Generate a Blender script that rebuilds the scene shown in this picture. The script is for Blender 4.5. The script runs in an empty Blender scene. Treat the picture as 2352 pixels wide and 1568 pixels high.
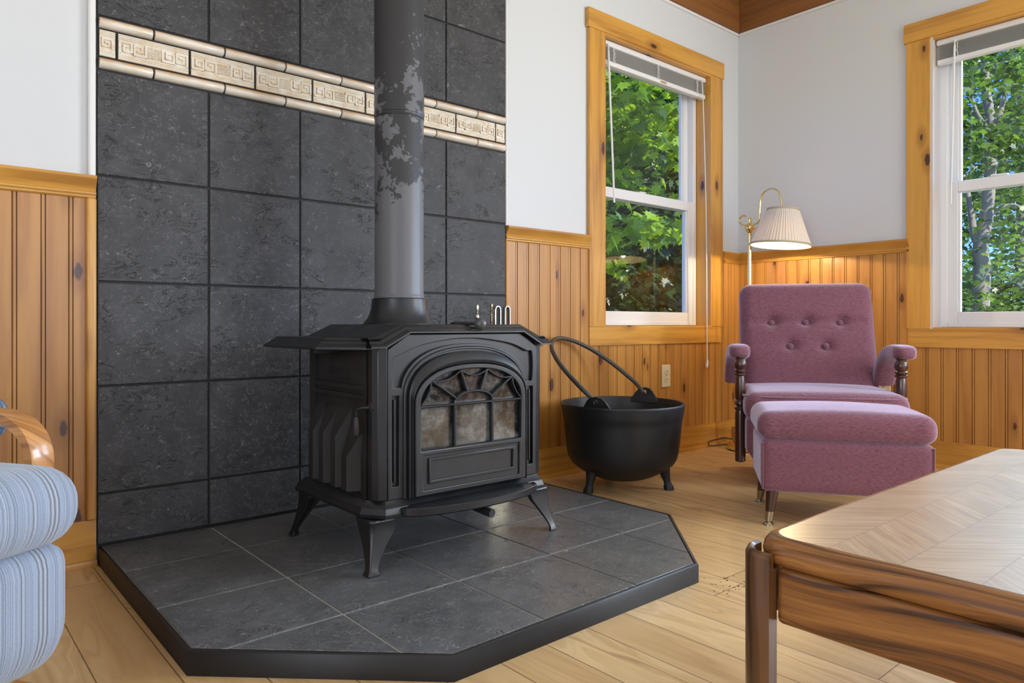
import bpy, bmesh, math, random
import numpy as np
from mathutils import Vector, Matrix
R = math.radians
sc = bpy.context.scene
COL = sc.collection
random.seed(7)

# ------------------------------------------------------------------ camera, world, sun, added fill lamps, exposure
YAW = R(49.36)
FW = (math.cos(YAW), math.sin(YAW)); RT = (math.sin(YAW), -math.cos(YAW))
cam_d = bpy.data.cameras.new('camera')
cam_d.sensor_width = 36.0; cam_d.lens = 1631.0 / 2352.0 * 36.0
cam_d.shift_y = -38.0 / 2352.0; cam_d.clip_start = 0.02
cam = bpy.data.objects.new('camera', cam_d); COL.objects.link(cam)
cam.location = (0, 0, 0.685); cam.rotation_euler = (R(90), 0, YAW - R(90))
sc.camera = cam
sc.view_settings.view_transform = 'Standard'; sc.view_settings.look = 'None'
sc.view_settings.gamma = 1.0; sc.view_settings.use_curve_mapping = False
sc.view_settings.exposure = -0.06

world = bpy.data.worlds.new('sky'); sc.world = world; world.use_nodes = True
wn = world.node_tree; bg = wn.nodes['Background']
sky = wn.nodes.new('ShaderNodeTexSky'); sky.sky_type = 'NISHITA'; sky.sun_disc = False
sky.sun_elevation = R(52); sky.sun_rotation = R(40); sky.altitude = 900; sky.air_density = 1.0; sky.dust_density = 0.3; sky.ozone_density = 3.0
tint = wn.nodes.new('ShaderNodeMix'); tint.data_type = 'RGBA'; tint.blend_type = 'MULTIPLY'; tint.inputs[0].default_value = 1.0; tint.inputs[7].default_value = (.30, .50, 1.15, 1)
wn.links.new(sky.outputs['Color'], tint.inputs[6]); wn.links.new(tint.outputs[2], bg.inputs['Color']); bg.inputs['Strength'].default_value = 0.30

def lamp(name, kind, energy, color, loc, aim=None, **kw):
    d = bpy.data.lights.new(name, kind); d.energy = energy; d.color = color
    for k, v in kw.items(): setattr(d, k, v)
    o = bpy.data.objects.new(name, d); COL.objects.link(o); o.location = loc
    if aim is not None: o.rotation_euler = Vector(aim).to_track_quat('-Z', 'Y').to_euler()
    return o
lamp('sun', 'SUN', 9.0, (1, .95, .86), (2, -10, 12), aim=(.05, .72, -.78), angle=R(0.6))
lamp('open_sky_side', 'SUN', 9.0, (.55, .74, 1.0), (12, -2, 6), aim=(-1, .22, -.34), angle=R(45))
lamp('open_sky_back', 'SUN', 7.0, (.90, .97, 1.0), (9, 8, 6), aim=(-.79, -.64, -.52), angle=R(50))
# unseen fill lamps added beside and behind the camera, in invented window openings
lamp('added_fill_side', 'AREA', 112, (.90, .955, 1.0), (3.70, -0.95, 1.37), aim=(-1, .28, -.05), shape='RECTANGLE', size=1.7, size_y=1.35)
lamp('added_fill_rear', 'AREA', 43, (.95, .975, 1.0), (1.5, -3.1, 1.35), aim=(0, 1, 0), shape='RECTANGLE', size=2.4, size_y=1.7)
lamp('added_fill_west', 'AREA', 54, (.93, .965, 1.0), (-2.5, -0.6, 1.45), aim=(1, 0.2, 0), shape='RECTANGLE', size=1.6, size_y=1.4)

# ------------------------------------------------------------------ mesh helpers
class MB:
    def __init__(s): s.v = []; s.f = []; s.m = []
    def add(s, vs, fs, mi=0):
        b = len(s.v); s.v += [tuple(p) for p in vs]
        s.f += [tuple(b + i for i in f) for f in fs]; s.m += [mi] * len(fs); return s
    def box(s, x0, x1, y0, y1, z0, z1, mi=0):
        v = [(x, y, z) for z in (z0, z1) for y in (y0, y1) for x in (x0, x1)]
        return s.add(v, [(0, 2, 3, 1), (4, 5, 7, 6), (0, 1, 5, 4), (2, 6, 7, 3), (0, 4, 6, 2), (1, 3, 7, 5)], mi)
    def loft(s, rings, closed=True, caps=True, mi=0):
        n = len(rings[0]); v = [p for r in rings for p in r]; f = []
        for i in range(len(rings) - 1):
            for j in range(n if closed else n - 1):
                k = (j + 1) % n
                f.append((i*n + j, i*n + k, (i+1)*n + k, (i+1)*n + j))
        if caps and closed:
            f.append(tuple(reversed(range(n)))); f.append(tuple(range((len(rings)-1)*n, len(rings)*n)))
        return s.add(v, f, mi)
    def lathe(s, prof, c=(0, 0, 0), n=32, mi=0, axis='z', fn=None, caps=True):
        rings = []
        for (r, z) in prof:
            ring = []
            for j in range(n):
                a = 2*math.pi*j/n; rr = max(r, 1e-4)
                if fn: rr = fn(rr, a, z)
                p = (rr*math.cos(a), rr*math.sin(a), z)
                if axis == 'y': p = (p[0], z, p[1])
                if axis == 'x': p = (z, p[0], p[1])
                ring.append((p[0]+c[0], p[1]+c[1], p[2]+c[2]))
            rings.append(ring)
        return s.loft(rings, True, caps, mi)
    def tube(s, path, r, n=10, mi=0, caps=True):
        P = [Vector(p) for p in path]; rings = []
        T = [(P[min(i+1, len(P)-1)] - P[max(i-1, 0)]).normalized() for i in range(len(P))]
        up = Vector((0, 0, 1)) if abs(T[0].z) < .9 else Vector((1, 0, 0))
        nrm = (up - T[0]*up.dot(T[0])).normalized()
        for i, p in enumerate(P):
            nrm = (nrm - T[i]*nrm.dot(T[i])).normalized(); b = T[i].cross(nrm)
            rr = r(i/(len(P)-1)) if callable(r) else r
            rings.append([p + nrm*(rr*math.cos(2*math.pi*j/n)) + b*(rr*math.sin(2*math.pi*j/n)) for j in range(n)])
        return s.loft(rings, True, caps, mi)
    def sweep(s, path, prof, side, mi=0):
        """sweep a 2D profile (a along side vector, b along the normal) along a planar path; side is the path plane's normal"""
        P = [Vector(p) for p in path]; sv = Vector(side).normalized(); rings = []
        for i, p in enumerate(P):
            t = (P[min(i+1, len(P)-1)] - P[max(i-1, 0)]).normalized(); nn = sv.cross(t)
            rings.append([p + sv*a + nn*b for a, b in prof])
        return s.loft(rings, True, True, mi)
    def rbox(s, c, h, r, n=14, fn=None, mi=0):
        """rounded box: centre c, half sizes h, edge radius r, optional deform fn(p local)->p"""
        ids = {}; v = []; f = []
        def P(k, dims):
            key = tuple(k)
            if key in ids: return ids[key]
            q = Vector([(k[i]/dims[i]*2 - 1)*h[i] for i in range(3)])
            inn = Vector([max(-(h[i]-r), min(h[i]-r, q[i])) for i in range(3)])
            d = q - inn
            if d.length > 1e-9: q = inn + d.normalized()*r
            if fn: q = Vector(fn(q))
            ids[key] = len(v); v.append((q[0]+c[0], q[1]+c[1], q[2]+c[2])); return ids[key]
        m = max(h); dims = [max(6, int(round(n*(hh/m)))) for hh in h] if isinstance(n, int) else n
        for ax in range(3):
            a, b = [(1, 2), (2, 0), (0, 1)][ax]
            for side in (0, dims[ax]):
                for i in range(dims[a]):
                    for j in range(dims[b]):
                        q = []
                        for (di, dj) in ((0, 0), (1, 0), (1, 1), (0, 1)):
                            k = [0, 0, 0]; k[ax] = side; k[a] = i+di; k[b] = j+dj; q.append(P(k, dims))
                        f.append(tuple(q) if side else tuple(reversed(q)))
        return s.add(v, f, mi)
    def prism(s, poly, z0, z1, mi=0, inset=0.0, iz=0.0):
        rings = [[(x, y, z0) for x, y in poly], [(x, y, z1 - iz) for x, y in poly]]
        if inset: rings.append([(x, y, z1) for x, y in inset_poly(poly, inset)])
        return s.loft(rings, True, True, mi)
    def xf(s, fn):
        s.v = [tuple(fn(p)) for p in s.v]; return s

def inset_poly(poly, d):
    n = len(poly); out = []
    for i in range(n):
        p0, p1, p2 = Vector(poly[i-1]), Vector(poly[i]), Vector(poly[(i+1) % n])
        e1 = (p1-p0).normalized(); e2 = (p2-p1).normalized()
        n1 = Vector((-e1.y, e1.x)); n2 = Vector((-e2.y, e2.x))
        b = n1 + n2; b = b / max(1e-6, b.dot(n1)) if b.length > 1e-6 else n1
        out.append(tuple(p1 + b*d))
    return out
def clip_poly(poly, region):
    """Sutherland-Hodgman against a convex CCW region"""
    out = list(poly)
    for i in range(len(region)):
        a = region[i]; b = region[(i+1) % len(region)]; inp = out; out = []
        ins = lambda p: (b[0]-a[0])*(p[1]-a[1]) - (b[1]-a[1])*(p[0]-a[0]) >= 0
        for j in range(len(inp)):
            p, q = inp[j-1], inp[j]
            if ins(p) != ins(q):
                d1 = (b[0]-a[0])*(p[1]-a[1]) - (b[1]-a[1])*(p[0]-a[0]); d2 = (b[0]-a[0])*(q[1]-a[1]) - (b[1]-a[1])*(q[0]-a[0])
                t = d1/(d1-d2); out.append((p[0]+t*(q[0]-p[0]), p[1]+t*(q[1]-p[1])))
            if ins(q): out.append(q)
        if not out: return []
    return out

def link_mesh(name, me, mats, parent=None, world=True, smooth=40, bevel=0, seg=2, sub=0):
    o = bpy.data.objects.new(name, me); COL.objects.link(o)
    for m in (mats if isinstance(mats, (list, tuple)) else [mats]): me.materials.append(m)
    if smooth:
        me.polygons.foreach_set('use_smooth', [True]*len(me.polygons)); me.set_sharp_from_angle(angle=R(smooth))
    if bevel:
        b = o.modifiers.new('edge', 'BEVEL'); b.width = bevel; b.segments = seg; b.limit_method = 'ANGLE'; b.angle_limit = R(35); b.use_clamp_overlap = True
    if sub:
        q = o.modifiers.new('round', 'SUBSURF'); q.levels = sub; q.render_levels = sub
    if parent is not None:
        o.parent = parent
        if world and parent.type == 'EMPTY': o.matrix_parent_inverse = base_matrix(parent).inverted()
    return o
def base_matrix(e): return Matrix.Translation(e.location) @ e.rotation_euler.to_matrix().to_4x4()
def obj(name, mb, mats, parent=None, world=True, smooth=40, bevel=0, seg=2, sub=0):
    me = bpy.data.meshes.new(name); me.from_pydata(mb.v, [], mb.f); me.update()
    me.polygons.foreach_set('material_index', mb.m)
    bm = bmesh.new(); bm.from_mesh(me); bmesh.ops.recalc_face_normals(bm, faces=bm.faces); bm.to_mesh(me); bm.free()
    return link_mesh(name, me, mats, parent, world, smooth, bevel, seg, sub)
def curve_mesh(outlines, depth, bevel=0.0, xf=None, res=2):
    """filled plate with holes: outlines are closed 2D loops; returns MB-like verts/faces mapped by xf(x,y,z), z in -depth/2..depth/2"""
    cu = bpy.data.curves.new('outline', 'CURVE'); cu.dimensions = '2D'; cu.fill_mode = 'BOTH'
    cu.extrude = max(0.0, depth/2 - bevel); cu.bevel_depth = bevel; cu.bevel_resolution = res; cu.offset = -bevel
    for o_ in outlines:
        sp = cu.splines.new('POLY'); sp.points.add(len(o_)-1)
        for p, q in zip(sp.points, o_): p.co = (q[0], q[1], 0, 1)
        sp.use_cyclic_u = True
    ob = bpy.data.objects.new('outline', cu); COL.objects.link(ob)
    dg = bpy.context.evaluated_depsgraph_get(); me = bpy.data.meshes.new_from_object(ob.evaluated_get(dg))
    mb = MB(); mb.add([v.co[:] for v in me.vertices], [tuple(p.vertices) for p in me.polygons])
    bpy.data.objects.remove(ob); bpy.data.curves.remove(cu); bpy.data.meshes.remove(me)
    if xf: mb.xf(lambda p: xf(*p))
    return mb
def text_mesh(s, size, depth, xf, shear=0.0):
    cu = bpy.data.curves.new('lettering', 'FONT'); cu.body = s; cu.size = size; cu.extrude = depth; cu.align_x = 'CENTER'; cu.shear = shear
    ob = bpy.data.objects.new('lettering', cu); COL.objects.link(ob)
    dg = bpy.context.evaluated_depsgraph_get(); me = bpy.data.meshes.new_from_object(ob.evaluated_get(dg))
    mb = MB(); mb.add([v.co[:] for v in me.vertices], [tuple(p.vertices) for p in me.polygons])
    bpy.data.objects.remove(ob); bpy.data.curves.remove(cu); bpy.data.meshes.remove(me)
    return mb.xf(lambda p: xf(*p))
def join(*mbs):
    o = MB()
    for m in mbs:
        b = len(o.v); o.v += m.v; o.f += [tuple(b+i for i in f) for f in m.f]; o.m += m.m
    return o
def thing(name, label, cat, loc=(0, 0, 0), rotz=0.0, group=None):
    o = bpy.data.objects.new(name, None); COL.objects.link(o); o.location = loc; o.rotation_euler = (0, 0, rotz)
    o.empty_display_size = .05
    o['label'] = label; o['category'] = cat
    if group: o['group'] = group
    return o
def tag(o, label, cat, group=None):
    o['label'] = label; o['category'] = cat
    if group: o['group'] = group
    return o
def struct(o): o['kind'] = 'structure'; return o
def smoothpath(pts, n=8):
    """Catmull-Rom through the points"""
    P = [Vector(p) for p in pts]; out = []
    for i in range(len(P)-1):
        p0 = P[i-1] if i else P[0]*2 - P[1]; p1, p2 = P[i], P[i+1]; p3 = P[i+2] if i+2 < len(P) else P[-1]*2 - P[-2]
        for k in range(n):
            t = k/n
            out.append(0.5*((2*p1) + (p2-p0)*t + (2*p0-5*p1+4*p2-p3)*t*t + (3*p1-p0-3*p2+p3)*t**3))
    out.append(P[-1]); return out

# ------------------------------------------------------------------ materials
class G:
    def __init__(s, name):
        s.mat = bpy.data.materials.new(name); s.mat.use_nodes = True; s.t = s.mat.node_tree
        s.p = s.t.nodes['Principled BSDF']; s.out = s.t.nodes['Material Output']
        s.co = s.t.nodes.new('ShaderNodeTexCoord').outputs['Object']
    def n(s, ty, ins=(), **at):
        nd = s.t.nodes.new('ShaderNode' + ty)
        for k, v in at.items(): setattr(nd, k, v)
        for k, v in (ins.items() if isinstance(ins, dict) else enumerate(ins)):
            if v is None: continue
            if hasattr(v, 'links') or isinstance(v, bpy.types.NodeSocket): s.t.links.new(v, nd.inputs[k])
            else: nd.inputs[k].default_value = v
        return nd
    def m(s, op, a, b=None, c=None, clamp=False): return s.n('Math', (a, b, c), operation=op, use_clamp=clamp).outputs[0]
    def mapr(s, v, a, b, c=0.0, d=1.0, smooth=False):
        return s.n('MapRange', {0: v, 1: a, 2: b, 3: c, 4: d}, interpolation_type='SMOOTHSTEP' if smooth else 'LINEAR').outputs[0]
    def sep(s, v): return s.n('SeparateXYZ', (v,)).outputs
    def comb(s, x, y, z): return s.n('CombineXYZ', (x, y, z)).outputs[0]
    def map(s, v, loc=(0, 0, 0), rot=(0, 0, 0), scale=(1, 1, 1)):
        return s.n('Mapping', {0: v, 1: loc, 2: rot, 3: scale}).outputs[0]
    def noise(s, v, scale, detail=3.0, rough=.5, dist=0.0, col=False):
        nd = s.n('TexNoise', {'Vector': v, 'Scale': scale, 'Detail': detail, 'Roughness': rough, 'Distortion': dist})
        return nd.outputs['Color' if col else 0]
    def vor(s, v, scale, dim='3D'): return s.n('TexVoronoi', {'Vector': v, 'Scale': scale}, voronoi_dimensions=dim).outputs
    def white(s, w): return s.n('TexWhiteNoise', {'W': w}, noise_dimensions='1D').outputs
    def ramp(s, f, stops):
        nd = s.n('ValToRGB', (f,)); e = nd.color_ramp.elements
        while len(e) < len(stops): e.new(0.5)
        for k, (p, c) in zip(e, stops): k.position = p; k.color = (*c, 1)
        return nd.outputs[0]
    def mix(s, f, a, b, mode='MIX'):
        nd = s.n('Mix', {0: f}, data_type='RGBA', blend_type=mode)
        for i, v in ((6, a), (7, b)):
            if isinstance(v, bpy.types.NodeSocket): s.t.links.new(v, nd.inputs[i])
            else: nd.inputs[i].default_value = (*v[:3], 1)
        return nd.outputs[2]
    def bump(s, h, strength=.3, dist=.002):
        b = s.n('Bump', {'Strength': strength, 'Distance': dist, 'Height': h}).outputs[0]
        s.t.links.new(b, s.p.inputs['Normal']); return b
    def set(s, **kw):
        nm = {'col': 'Base Color', 'rough': 'Roughness', 'metal': 'Metallic', 'spec': 'Specular IOR Level', 'coat': 'Coat Weight', 'coatr': 'Coat Roughness',
              'sheen': 'Sheen Weight', 'sheenr': 'Sheen Roughness', 'sheent': 'Sheen Tint', 'trans': 'Transmission Weight', 'alpha': 'Alpha', 'emis': 'Emission Strength', 'emisc': 'Emission Color'}
        for k, v in kw.items():
            i = s.p.inputs[nm[k]]
            if isinstance(v, bpy.types.NodeSocket): s.t.links.new(v, i)
            else: i.default_value = (*v, 1) if isinstance(v, tuple) and len(v) == 3 else v
        return s
def plain(name, col, rough=.5, metal=0.0, nscale=0, nbump=.2, **kw):
    g = G(name); g.set(col=col, rough=rough, metal=metal, **kw)
    if nscale: g.bump(g.noise(g.co, nscale, 4), nbump, .002)
    return g.mat

def pine(name, ax, light=(.52, .25, .055), dark=(.34, .13, .024), board=None, knots=.62, rough=.38):
    g = G(name); x, y, z = g.sep(g.co); c = [x, y, z]
    al = c[ax]; ac = g.m('ADD', c[(ax+1) % 3], c[(ax+2) % 3])
    if board:
        bid = g.m('FLOOR', g.m('DIVIDE', g.m('SUBTRACT', c[board[0]], board[2]), board[1])); rnd = g.white(bid)[0]
    else:
        bid = None; rnd = 0.5
    al2 = g.m('ADD', al, g.m('MULTIPLY', bid, 3.17)) if bid is not None else al
    v = g.comb(g.m('MULTIPLY', ac, 30.0), g.m('MULTIPLY', al2, 1.5), 0.0)
    grain = g.noise(v, 1.0, 5, .6, .6)
    wide = g.noise(g.comb(g.m('MULTIPLY', ac, 7.0), g.m('MULTIPLY', al2, .7), 3.0), 1.0, 3, .5, .8)
    f = g.m('ADD', g.m('MULTIPLY', grain, .55), g.m('MULTIPLY', wide, .45))
    col = g.ramp(f, [(.32, dark), (.52, light), (.72, tuple(min(1, a*1.18) for a in light))])
    col = g.mix(g.m('MULTIPLY', rnd, .35) if bid is not None else .12, col, tuple(.5*(a+b)*.8 for a, b in zip(light, dark)))
    kv = g.comb(g.m('MULTIPLY', ac, 6.3), g.m('MULTIPLY', al2, 2.6), 0.0)
    wob = g.noise(g.comb(g.m('MULTIPLY', ac, 60.0), g.m('MULTIPLY', al2, 60.0), 0.0), 1.0, 2)
    vo = g.vor(kv, 1.0, '2D'); pick = g.m('GREATER_THAN', g.sep(vo[1])[0], knots)
    dd = g.m('ADD', vo[0], g.m('MULTIPLY', g.m('SUBTRACT', wob, .5), .05))
    big = g.mapr(g.sep(vo[1])[1], 0, 1, -.035, .012); dd = g.m('SUBTRACT', dd, big); k1 = g.m('MULTIPLY', g.mapr(dd, .05, .085, 1, 0, True), pick); k2 = g.m('MULTIPLY', g.mapr(dd, .08, .24, .55, 0, True), pick)
    col = g.mix(k2, col, tuple(a*.8 for a in dark)); col = g.mix(k1, col, (.075, .032, .016))
    g.set(col=col, rough=rough, coat=.25, coatr=.25); g.bump(grain, .12, .001)
    return g.mat

def slate(name, base=(.047, .048, .052), vein=(.20, .20, .21), cell=.3065, off=(.125, 0, .2), rough=.55, dust=0.0, axes=(0, 2), sheen=0.3):
    g = G(name); c = g.sep(g.co)
    ida = g.m('FLOOR', g.m('DIVIDE', g.m('SUBTRACT', c[axes[0]], off[axes[0]]), cell)); idb = g.m('FLOOR', g.m('DIVIDE', g.m('SUBTRACT', c[axes[1]], off[axes[1]]), cell))
    tid = g.m('ADD', g.m('MULTIPLY', ida, 3.71), g.m('MULTIPLY', idb, 11.13)); rn = g.white(tid)
    v = g.n('VectorMath', (g.co, g.n('VectorMath', (rn[1], (7., 7., 7.)), operation='MULTIPLY').outputs[0]), operation='ADD').outputs[0]
    tot = None
    for k, (sc_, w, msc, th) in enumerate(((8, .0062, 24, .50), (17, .011, 33, .49), (34, .019, 40, .48), (64, .034, 30, .48))):
        vv = g.map(v, loc=(k*3.3, k*1.7, k*5.1), rot=(.3*k, .5*k, .9*k), scale=(1, 1, 1.25))
        ln = g.mapr(g.m('ABSOLUTE', g.m('SUBTRACT', g.noise(vv, sc_, 2.0, .5, 1.6), .5)), 0, w, 1, 0)
        mk = g.mapr(g.noise(g.map(vv, loc=(9, 2, 4)), msc, 2), th, th+.10, 0, 1)
        ln = g.m('MULTIPLY', g.m('MULTIPLY', ln, mk), (.95, .85, .7, .55)[k])
        tot = ln if tot is None else g.m('MAXIMUM', tot, ln)
    cloud = g.noise(v, 9, 5, .65)
    pit = g.mapr(g.m('ABSOLUTE', g.m('SUBTRACT', g.noise(g.map(v, loc=(2, 7, 1), scale=(1, 1, 1.8)), 15, 3, .6, 1.0), .5)), 0, .02, 1, 0)
    pit = g.m('MULTIPLY', pit, g.mapr(g.noise(v, 8, 2), .48, .6, 0, 1))
    b2 = g.mix(g.mapr(cloud, .3, .7, 0, 1), tuple(a*.72 for a in base), tuple(a*1.35 for a in base))
    b2 = g.mix(g.m('MULTIPLY', rn[0], .3), b2, tuple(a*.75 for a in base))
    col = g.mix(g.m('MULTIPLY', pit, .75), b2, tuple(a*.3 for a in base)); col = g.mix(g.m('MULTIPLY', tot, .68), col, vein)
    if dust:
        dn = g.mapr(g.noise(g.co, 3.2, 5, .6, .4), .45, .72, 0, dust, True); col = g.mix(dn, col, (.17, .17, .175))
    h = g.m('SUBTRACT', g.m('ADD', g.m('MULTIPLY', tot, .6), g.m('MULTIPLY', cloud, .5)), pit)
    g.set(col=col, rough=rough, spec=sheen); g.bump(h, .55, .0035)
    return g.mat

def iron(name, base=(.0085, .0098, .0118), rough=.36, nz=220, patch=0.0):
    g = G(name); n1 = g.noise(g.co, nz, 3); n2 = g.noise(g.co, 9, 4)
    col = g.mix(g.mapr(n2, .35, .7), base, tuple(a*1.5 for a in base))
    g.set(col=col, rough=g.mapr(n2, .3, .7, rough-.06, rough+.1), spec=.5); g.bump(n1, .12, .001); return g.mat
M = {}
M['wall'] = plain('white_wall_paint', (.655, .68, .70), .6, nscale=180, nbump=.05)
M['white_trim'] = plain('white_trim', (.80, .80, .79), .4)
M['ceil'] = plain('ceiling_paint', (.72, .70, .66), .8)
M['bead_back'] = pine('beadboard_pine_back', 2, board=(0, .1306, .0325), knots=.60)
M['bead_side'] = pine('beadboard_pine_side', 2, board=(1, .1306, .0150), knots=.60)
M['pine_v'] = pine('pine_upright', 2, light=(.66, .34, .060), knots=.66)
M['pine_x'] = pine('pine_along_x', 0, light=(.66, .34, .060), knots=.70)
M['pine_y'] = pine('pine_along_y', 1, light=(.66, .34, .060), knots=.70)
M['beam_x'] = pine('rough_beam_x', 0, light=(.25, .095, .017), dark=(.12, .042, .009), knots=.9, rough=.7)
M['beam_y'] = pine('rough_beam_y', 1, light=(.25, .095, .017), dark=(.12, .042, .009), knots=.9, rough=.7)
M['slate_wall'] = slate('slate_wall_tile', base=(.057, .058, .062), vein=(.34, .34, .35), cell=.3065, off=(.1205, 0, .2065))
M['slate_hearth'] = slate('slate_hearth_tile', base=(.098, .100, .105), vein=(.33, .33, .34), cell=.311, off=(.113, .181, 0), rough=.30, dust=.42, axes=(0, 1), sheen=1.0)
M['black_grout'] = plain('black_grout', (.012, .012, .013), .7, nscale=150)
M['gray_grout'] = plain('gray_grout', (.33, .325, .31), .85, nscale=300, nbump=.4)
M['rim'] = plain('hearth_edge_paint', (.009, .0092, .010), .5, nscale=40, nbump=.3)
M['iron'] = iron('stove_cast_iron')
M['iron_dark'] = iron('stove_black', (.010, .010, .011), .5)
M['pot'] = iron('cauldron_iron', (.0065, .0072, .008), .46, 90)
def _pipe():
    g = G('peeling_stove_pipe'); z = g.sep(g.co)[2]
    n = g.m('ADD', g.m('MULTIPLY', g.noise(g.co, 11, 6, .62, .3), .75), g.m('MULTIPLY', g.noise(g.co, 60, 4, .6), .25))
    low = g.mapr(z, .80, 1.12, -.25, 0.0); th = g.m('ADD', .515, low); hi = g.mapr(z, 1.35, 1.75, 0, .12); th = g.m('ADD', th, hi)
    pt = g.mapr(g.m('SUBTRACT', n, th), -.004, .006)
    col = g.mix(pt, (.030, .030, .032), (.115, .115, .125)); g.set(col=col, rough=g.mapr(pt, 0, 1, .6, .42), metal=0.0, spec=.5); g.bump(g.m('ADD', pt, g.noise(g.co, 200, 2)), .12, .001); return g.mat
M['pipe'] = _pipe()
def _ceramic(name, edge):
    g = G(name); n = g.noise(g.map(g.co, scale=(1, 1, 3)), 14, 4, .6); z = g.sep(g.co)[2]
    col = g.ramp(n, [(.35, (.68, .60, .48)), (.6, (.80, .75, .66))])
    if edge:
        for zt in (1.452, 1.568):
            k = g.m('MULTIPLY', g.mapr(z, zt-.015, zt-.006, 0, 1), g.m('LESS_THAN', z, zt+.002)); col = g.mix(g.m('MULTIPLY', k, g.mapr(n, .2, .65, 1.0, .55)), col, (.52, .24, .055))
    else:
        gz = g.noise(g.co, 60, 3); col = g.mix(g.mapr(gz, .4, .7, 0, .7), col, (.68, .52, .30))
    g.set(col=col, rough=.32, coat=.3); g.bump(n, .1, .001); return g.mat
M['liner'] = _ceramic('glazed_liner', True); M['frieze'] = _ceramic('glazed_relief', False)
M['vinyl'] = plain('white_vinyl', (.80, .81, .82), .3)
M['blind'] = plain('blind_slat', (.66, .67, .65), .4)
M['cord'] = plain('blind_cord', (.78, .76, .72), .7)
M['ivory'] = plain('ivory_plastic', (.74, .66, .42), .35)
M['slot'] = plain('dark_slot', (.03, .025, .02), .6)
M['sticker'] = plain('tan_sticker', (.45, .32, .14), .6)
def _glass():
    g = G('window_glass'); nt = g.t; nt.nodes.remove(g.p)
    tr = nt.nodes.new('ShaderNodeBsdfTransparent'); tr.inputs[0].default_value = (.97, .985, .975, 1)
    gl = nt.nodes.new('ShaderNodeBsdfGlossy'); gl.inputs['Roughness'].default_value = .02
    fr = nt.nodes.new('ShaderNodeFresnel'); nt.links.new(g.mapr(nt.nodes.new('ShaderNodeNewGeometry').outputs['Backfacing'], 0, 1, 1.38, 1/1.38), fr.inputs[0])   # same reflectance from both sides of the sheet
    mx = nt.nodes.new('ShaderNodeMixShader'); nt.links.new(fr.outputs[0], mx.inputs[0]); nt.links.new(tr.outputs[0], mx.inputs[1]); nt.links.new(gl.outputs[0], mx.inputs[2])
    nt.links.new(mx.outputs[0], g.out.inputs[0]); return g.mat
M['glass'] = _glass()
M['jamb_w'] = plain('whitewashed_jamb', (.66, .60, .54), .5, nscale=12)
def _soot():
    g = G('sooty_fire_glass'); n = g.noise(g.co, 11, 6, .65, .4); n2 = g.noise(g.co, 70, 4, .7); z = g.sep(g.co)[2]
    f = g.m('ADD', g.m('MULTIPLY', n, .8), g.m('MULTIPLY', n2, .25)); hi = g.mapr(z, .44, .49, 0, -.10)
    col = g.ramp(g.m('ADD', f, hi), [(.40, (.010, .010, .010)), (.54, (.065, .067, .064)), (.72, (.22, .225, .215))])
    g.set(col=col, rough=g.mapr(n2, .3, .7, .08, .3), coat=.6, coatr=.05); return g.mat
M['soot'] = _soot()
M['brass'] = plain('polished_brass', (.83, .66, .28), .16, 1.0)
M['nickel'] = plain('aged_nickel', (.62, .59, .53), .25, 1.0)
M['dark_brass'] = plain('aged_brass', (.42, .36, .25), .3, 1.0)
def _shade():
    g = G('pleated_shade_cloth'); nt = g.t; nt.nodes.remove(g.p)
    d = nt.nodes.new('ShaderNodeBsdfDiffuse'); d.inputs[0].default_value = (.74, .66, .57, 1)
    t = nt.nodes.new('ShaderNodeBsdfTranslucent'); t.inputs[0].default_value = (.80, .70, .58, 1)
    mx = nt.nodes.new('ShaderNodeMixShader'); mx.inputs[0].default_value = .10
    nt.links.new(d.outputs[0], mx.inputs[1]); nt.links.new(t.outputs[0], mx.inputs[2]); nt.links.new(mx.outputs[0], g.out.inputs[0]); return g.mat
M['shade'] = _shade()
M['shade_in'] = plain('shade_lining', (.86, .80, .72), .8)
M['shade_trim'] = plain('shade_trim_ribbon', (.44, .38, .25), .7)
def _bulb():
    g = G('lit_bulb'); g.set(col=(1, .9, .75), emisc=(1, .78, .5, 1), emis=4.0); return g.mat
M['bulb'] = _bulb()
def _mauve():
    g = G('mauve_upholstery'); c = g.sep(g.co)
    h = g.m('ADD', g.m('MULTIPLY', c[0], .84), g.m('MULTIPLY', c[1], .84))
    v = g.comb(g.m('MULTIPLY', h, 95.0), g.m('MULTIPLY', g.m('ADD', c[2], g.m('MULTIPLY', c[1], .25)), 520.0), g.m('MULTIPLY', c[1], 60.0))
    s = g.noise(v, 1.0, 3, .6, .3); fz = g.noise(g.co, 700, 2); bl = g.noise(g.co, 6, 3)
    col = g.ramp(s, [(.30, (.095, .033, .048)), (.46, (.205, .085, .115)), (.7, (.275, .128, .165))])
    col = g.mix(g.mapr(bl, .3, .7, 0, .25), col, (.24, .095, .105))
    g.set(col=col, rough=.95, sheen=.8, sheenr=.4, sheent=(.85, .78, .95, 1), spec=.15); g.bump(g.m('ADD', s, g.m('MULTIPLY', fz, .4)), .55, .0025); return g.mat
M['mauve'] = _mauve()
M['mahog'] = plain('dark_stained_wood', (.055, .018, .010), .28, nscale=60, nbump=.05, coat=.4)
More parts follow.
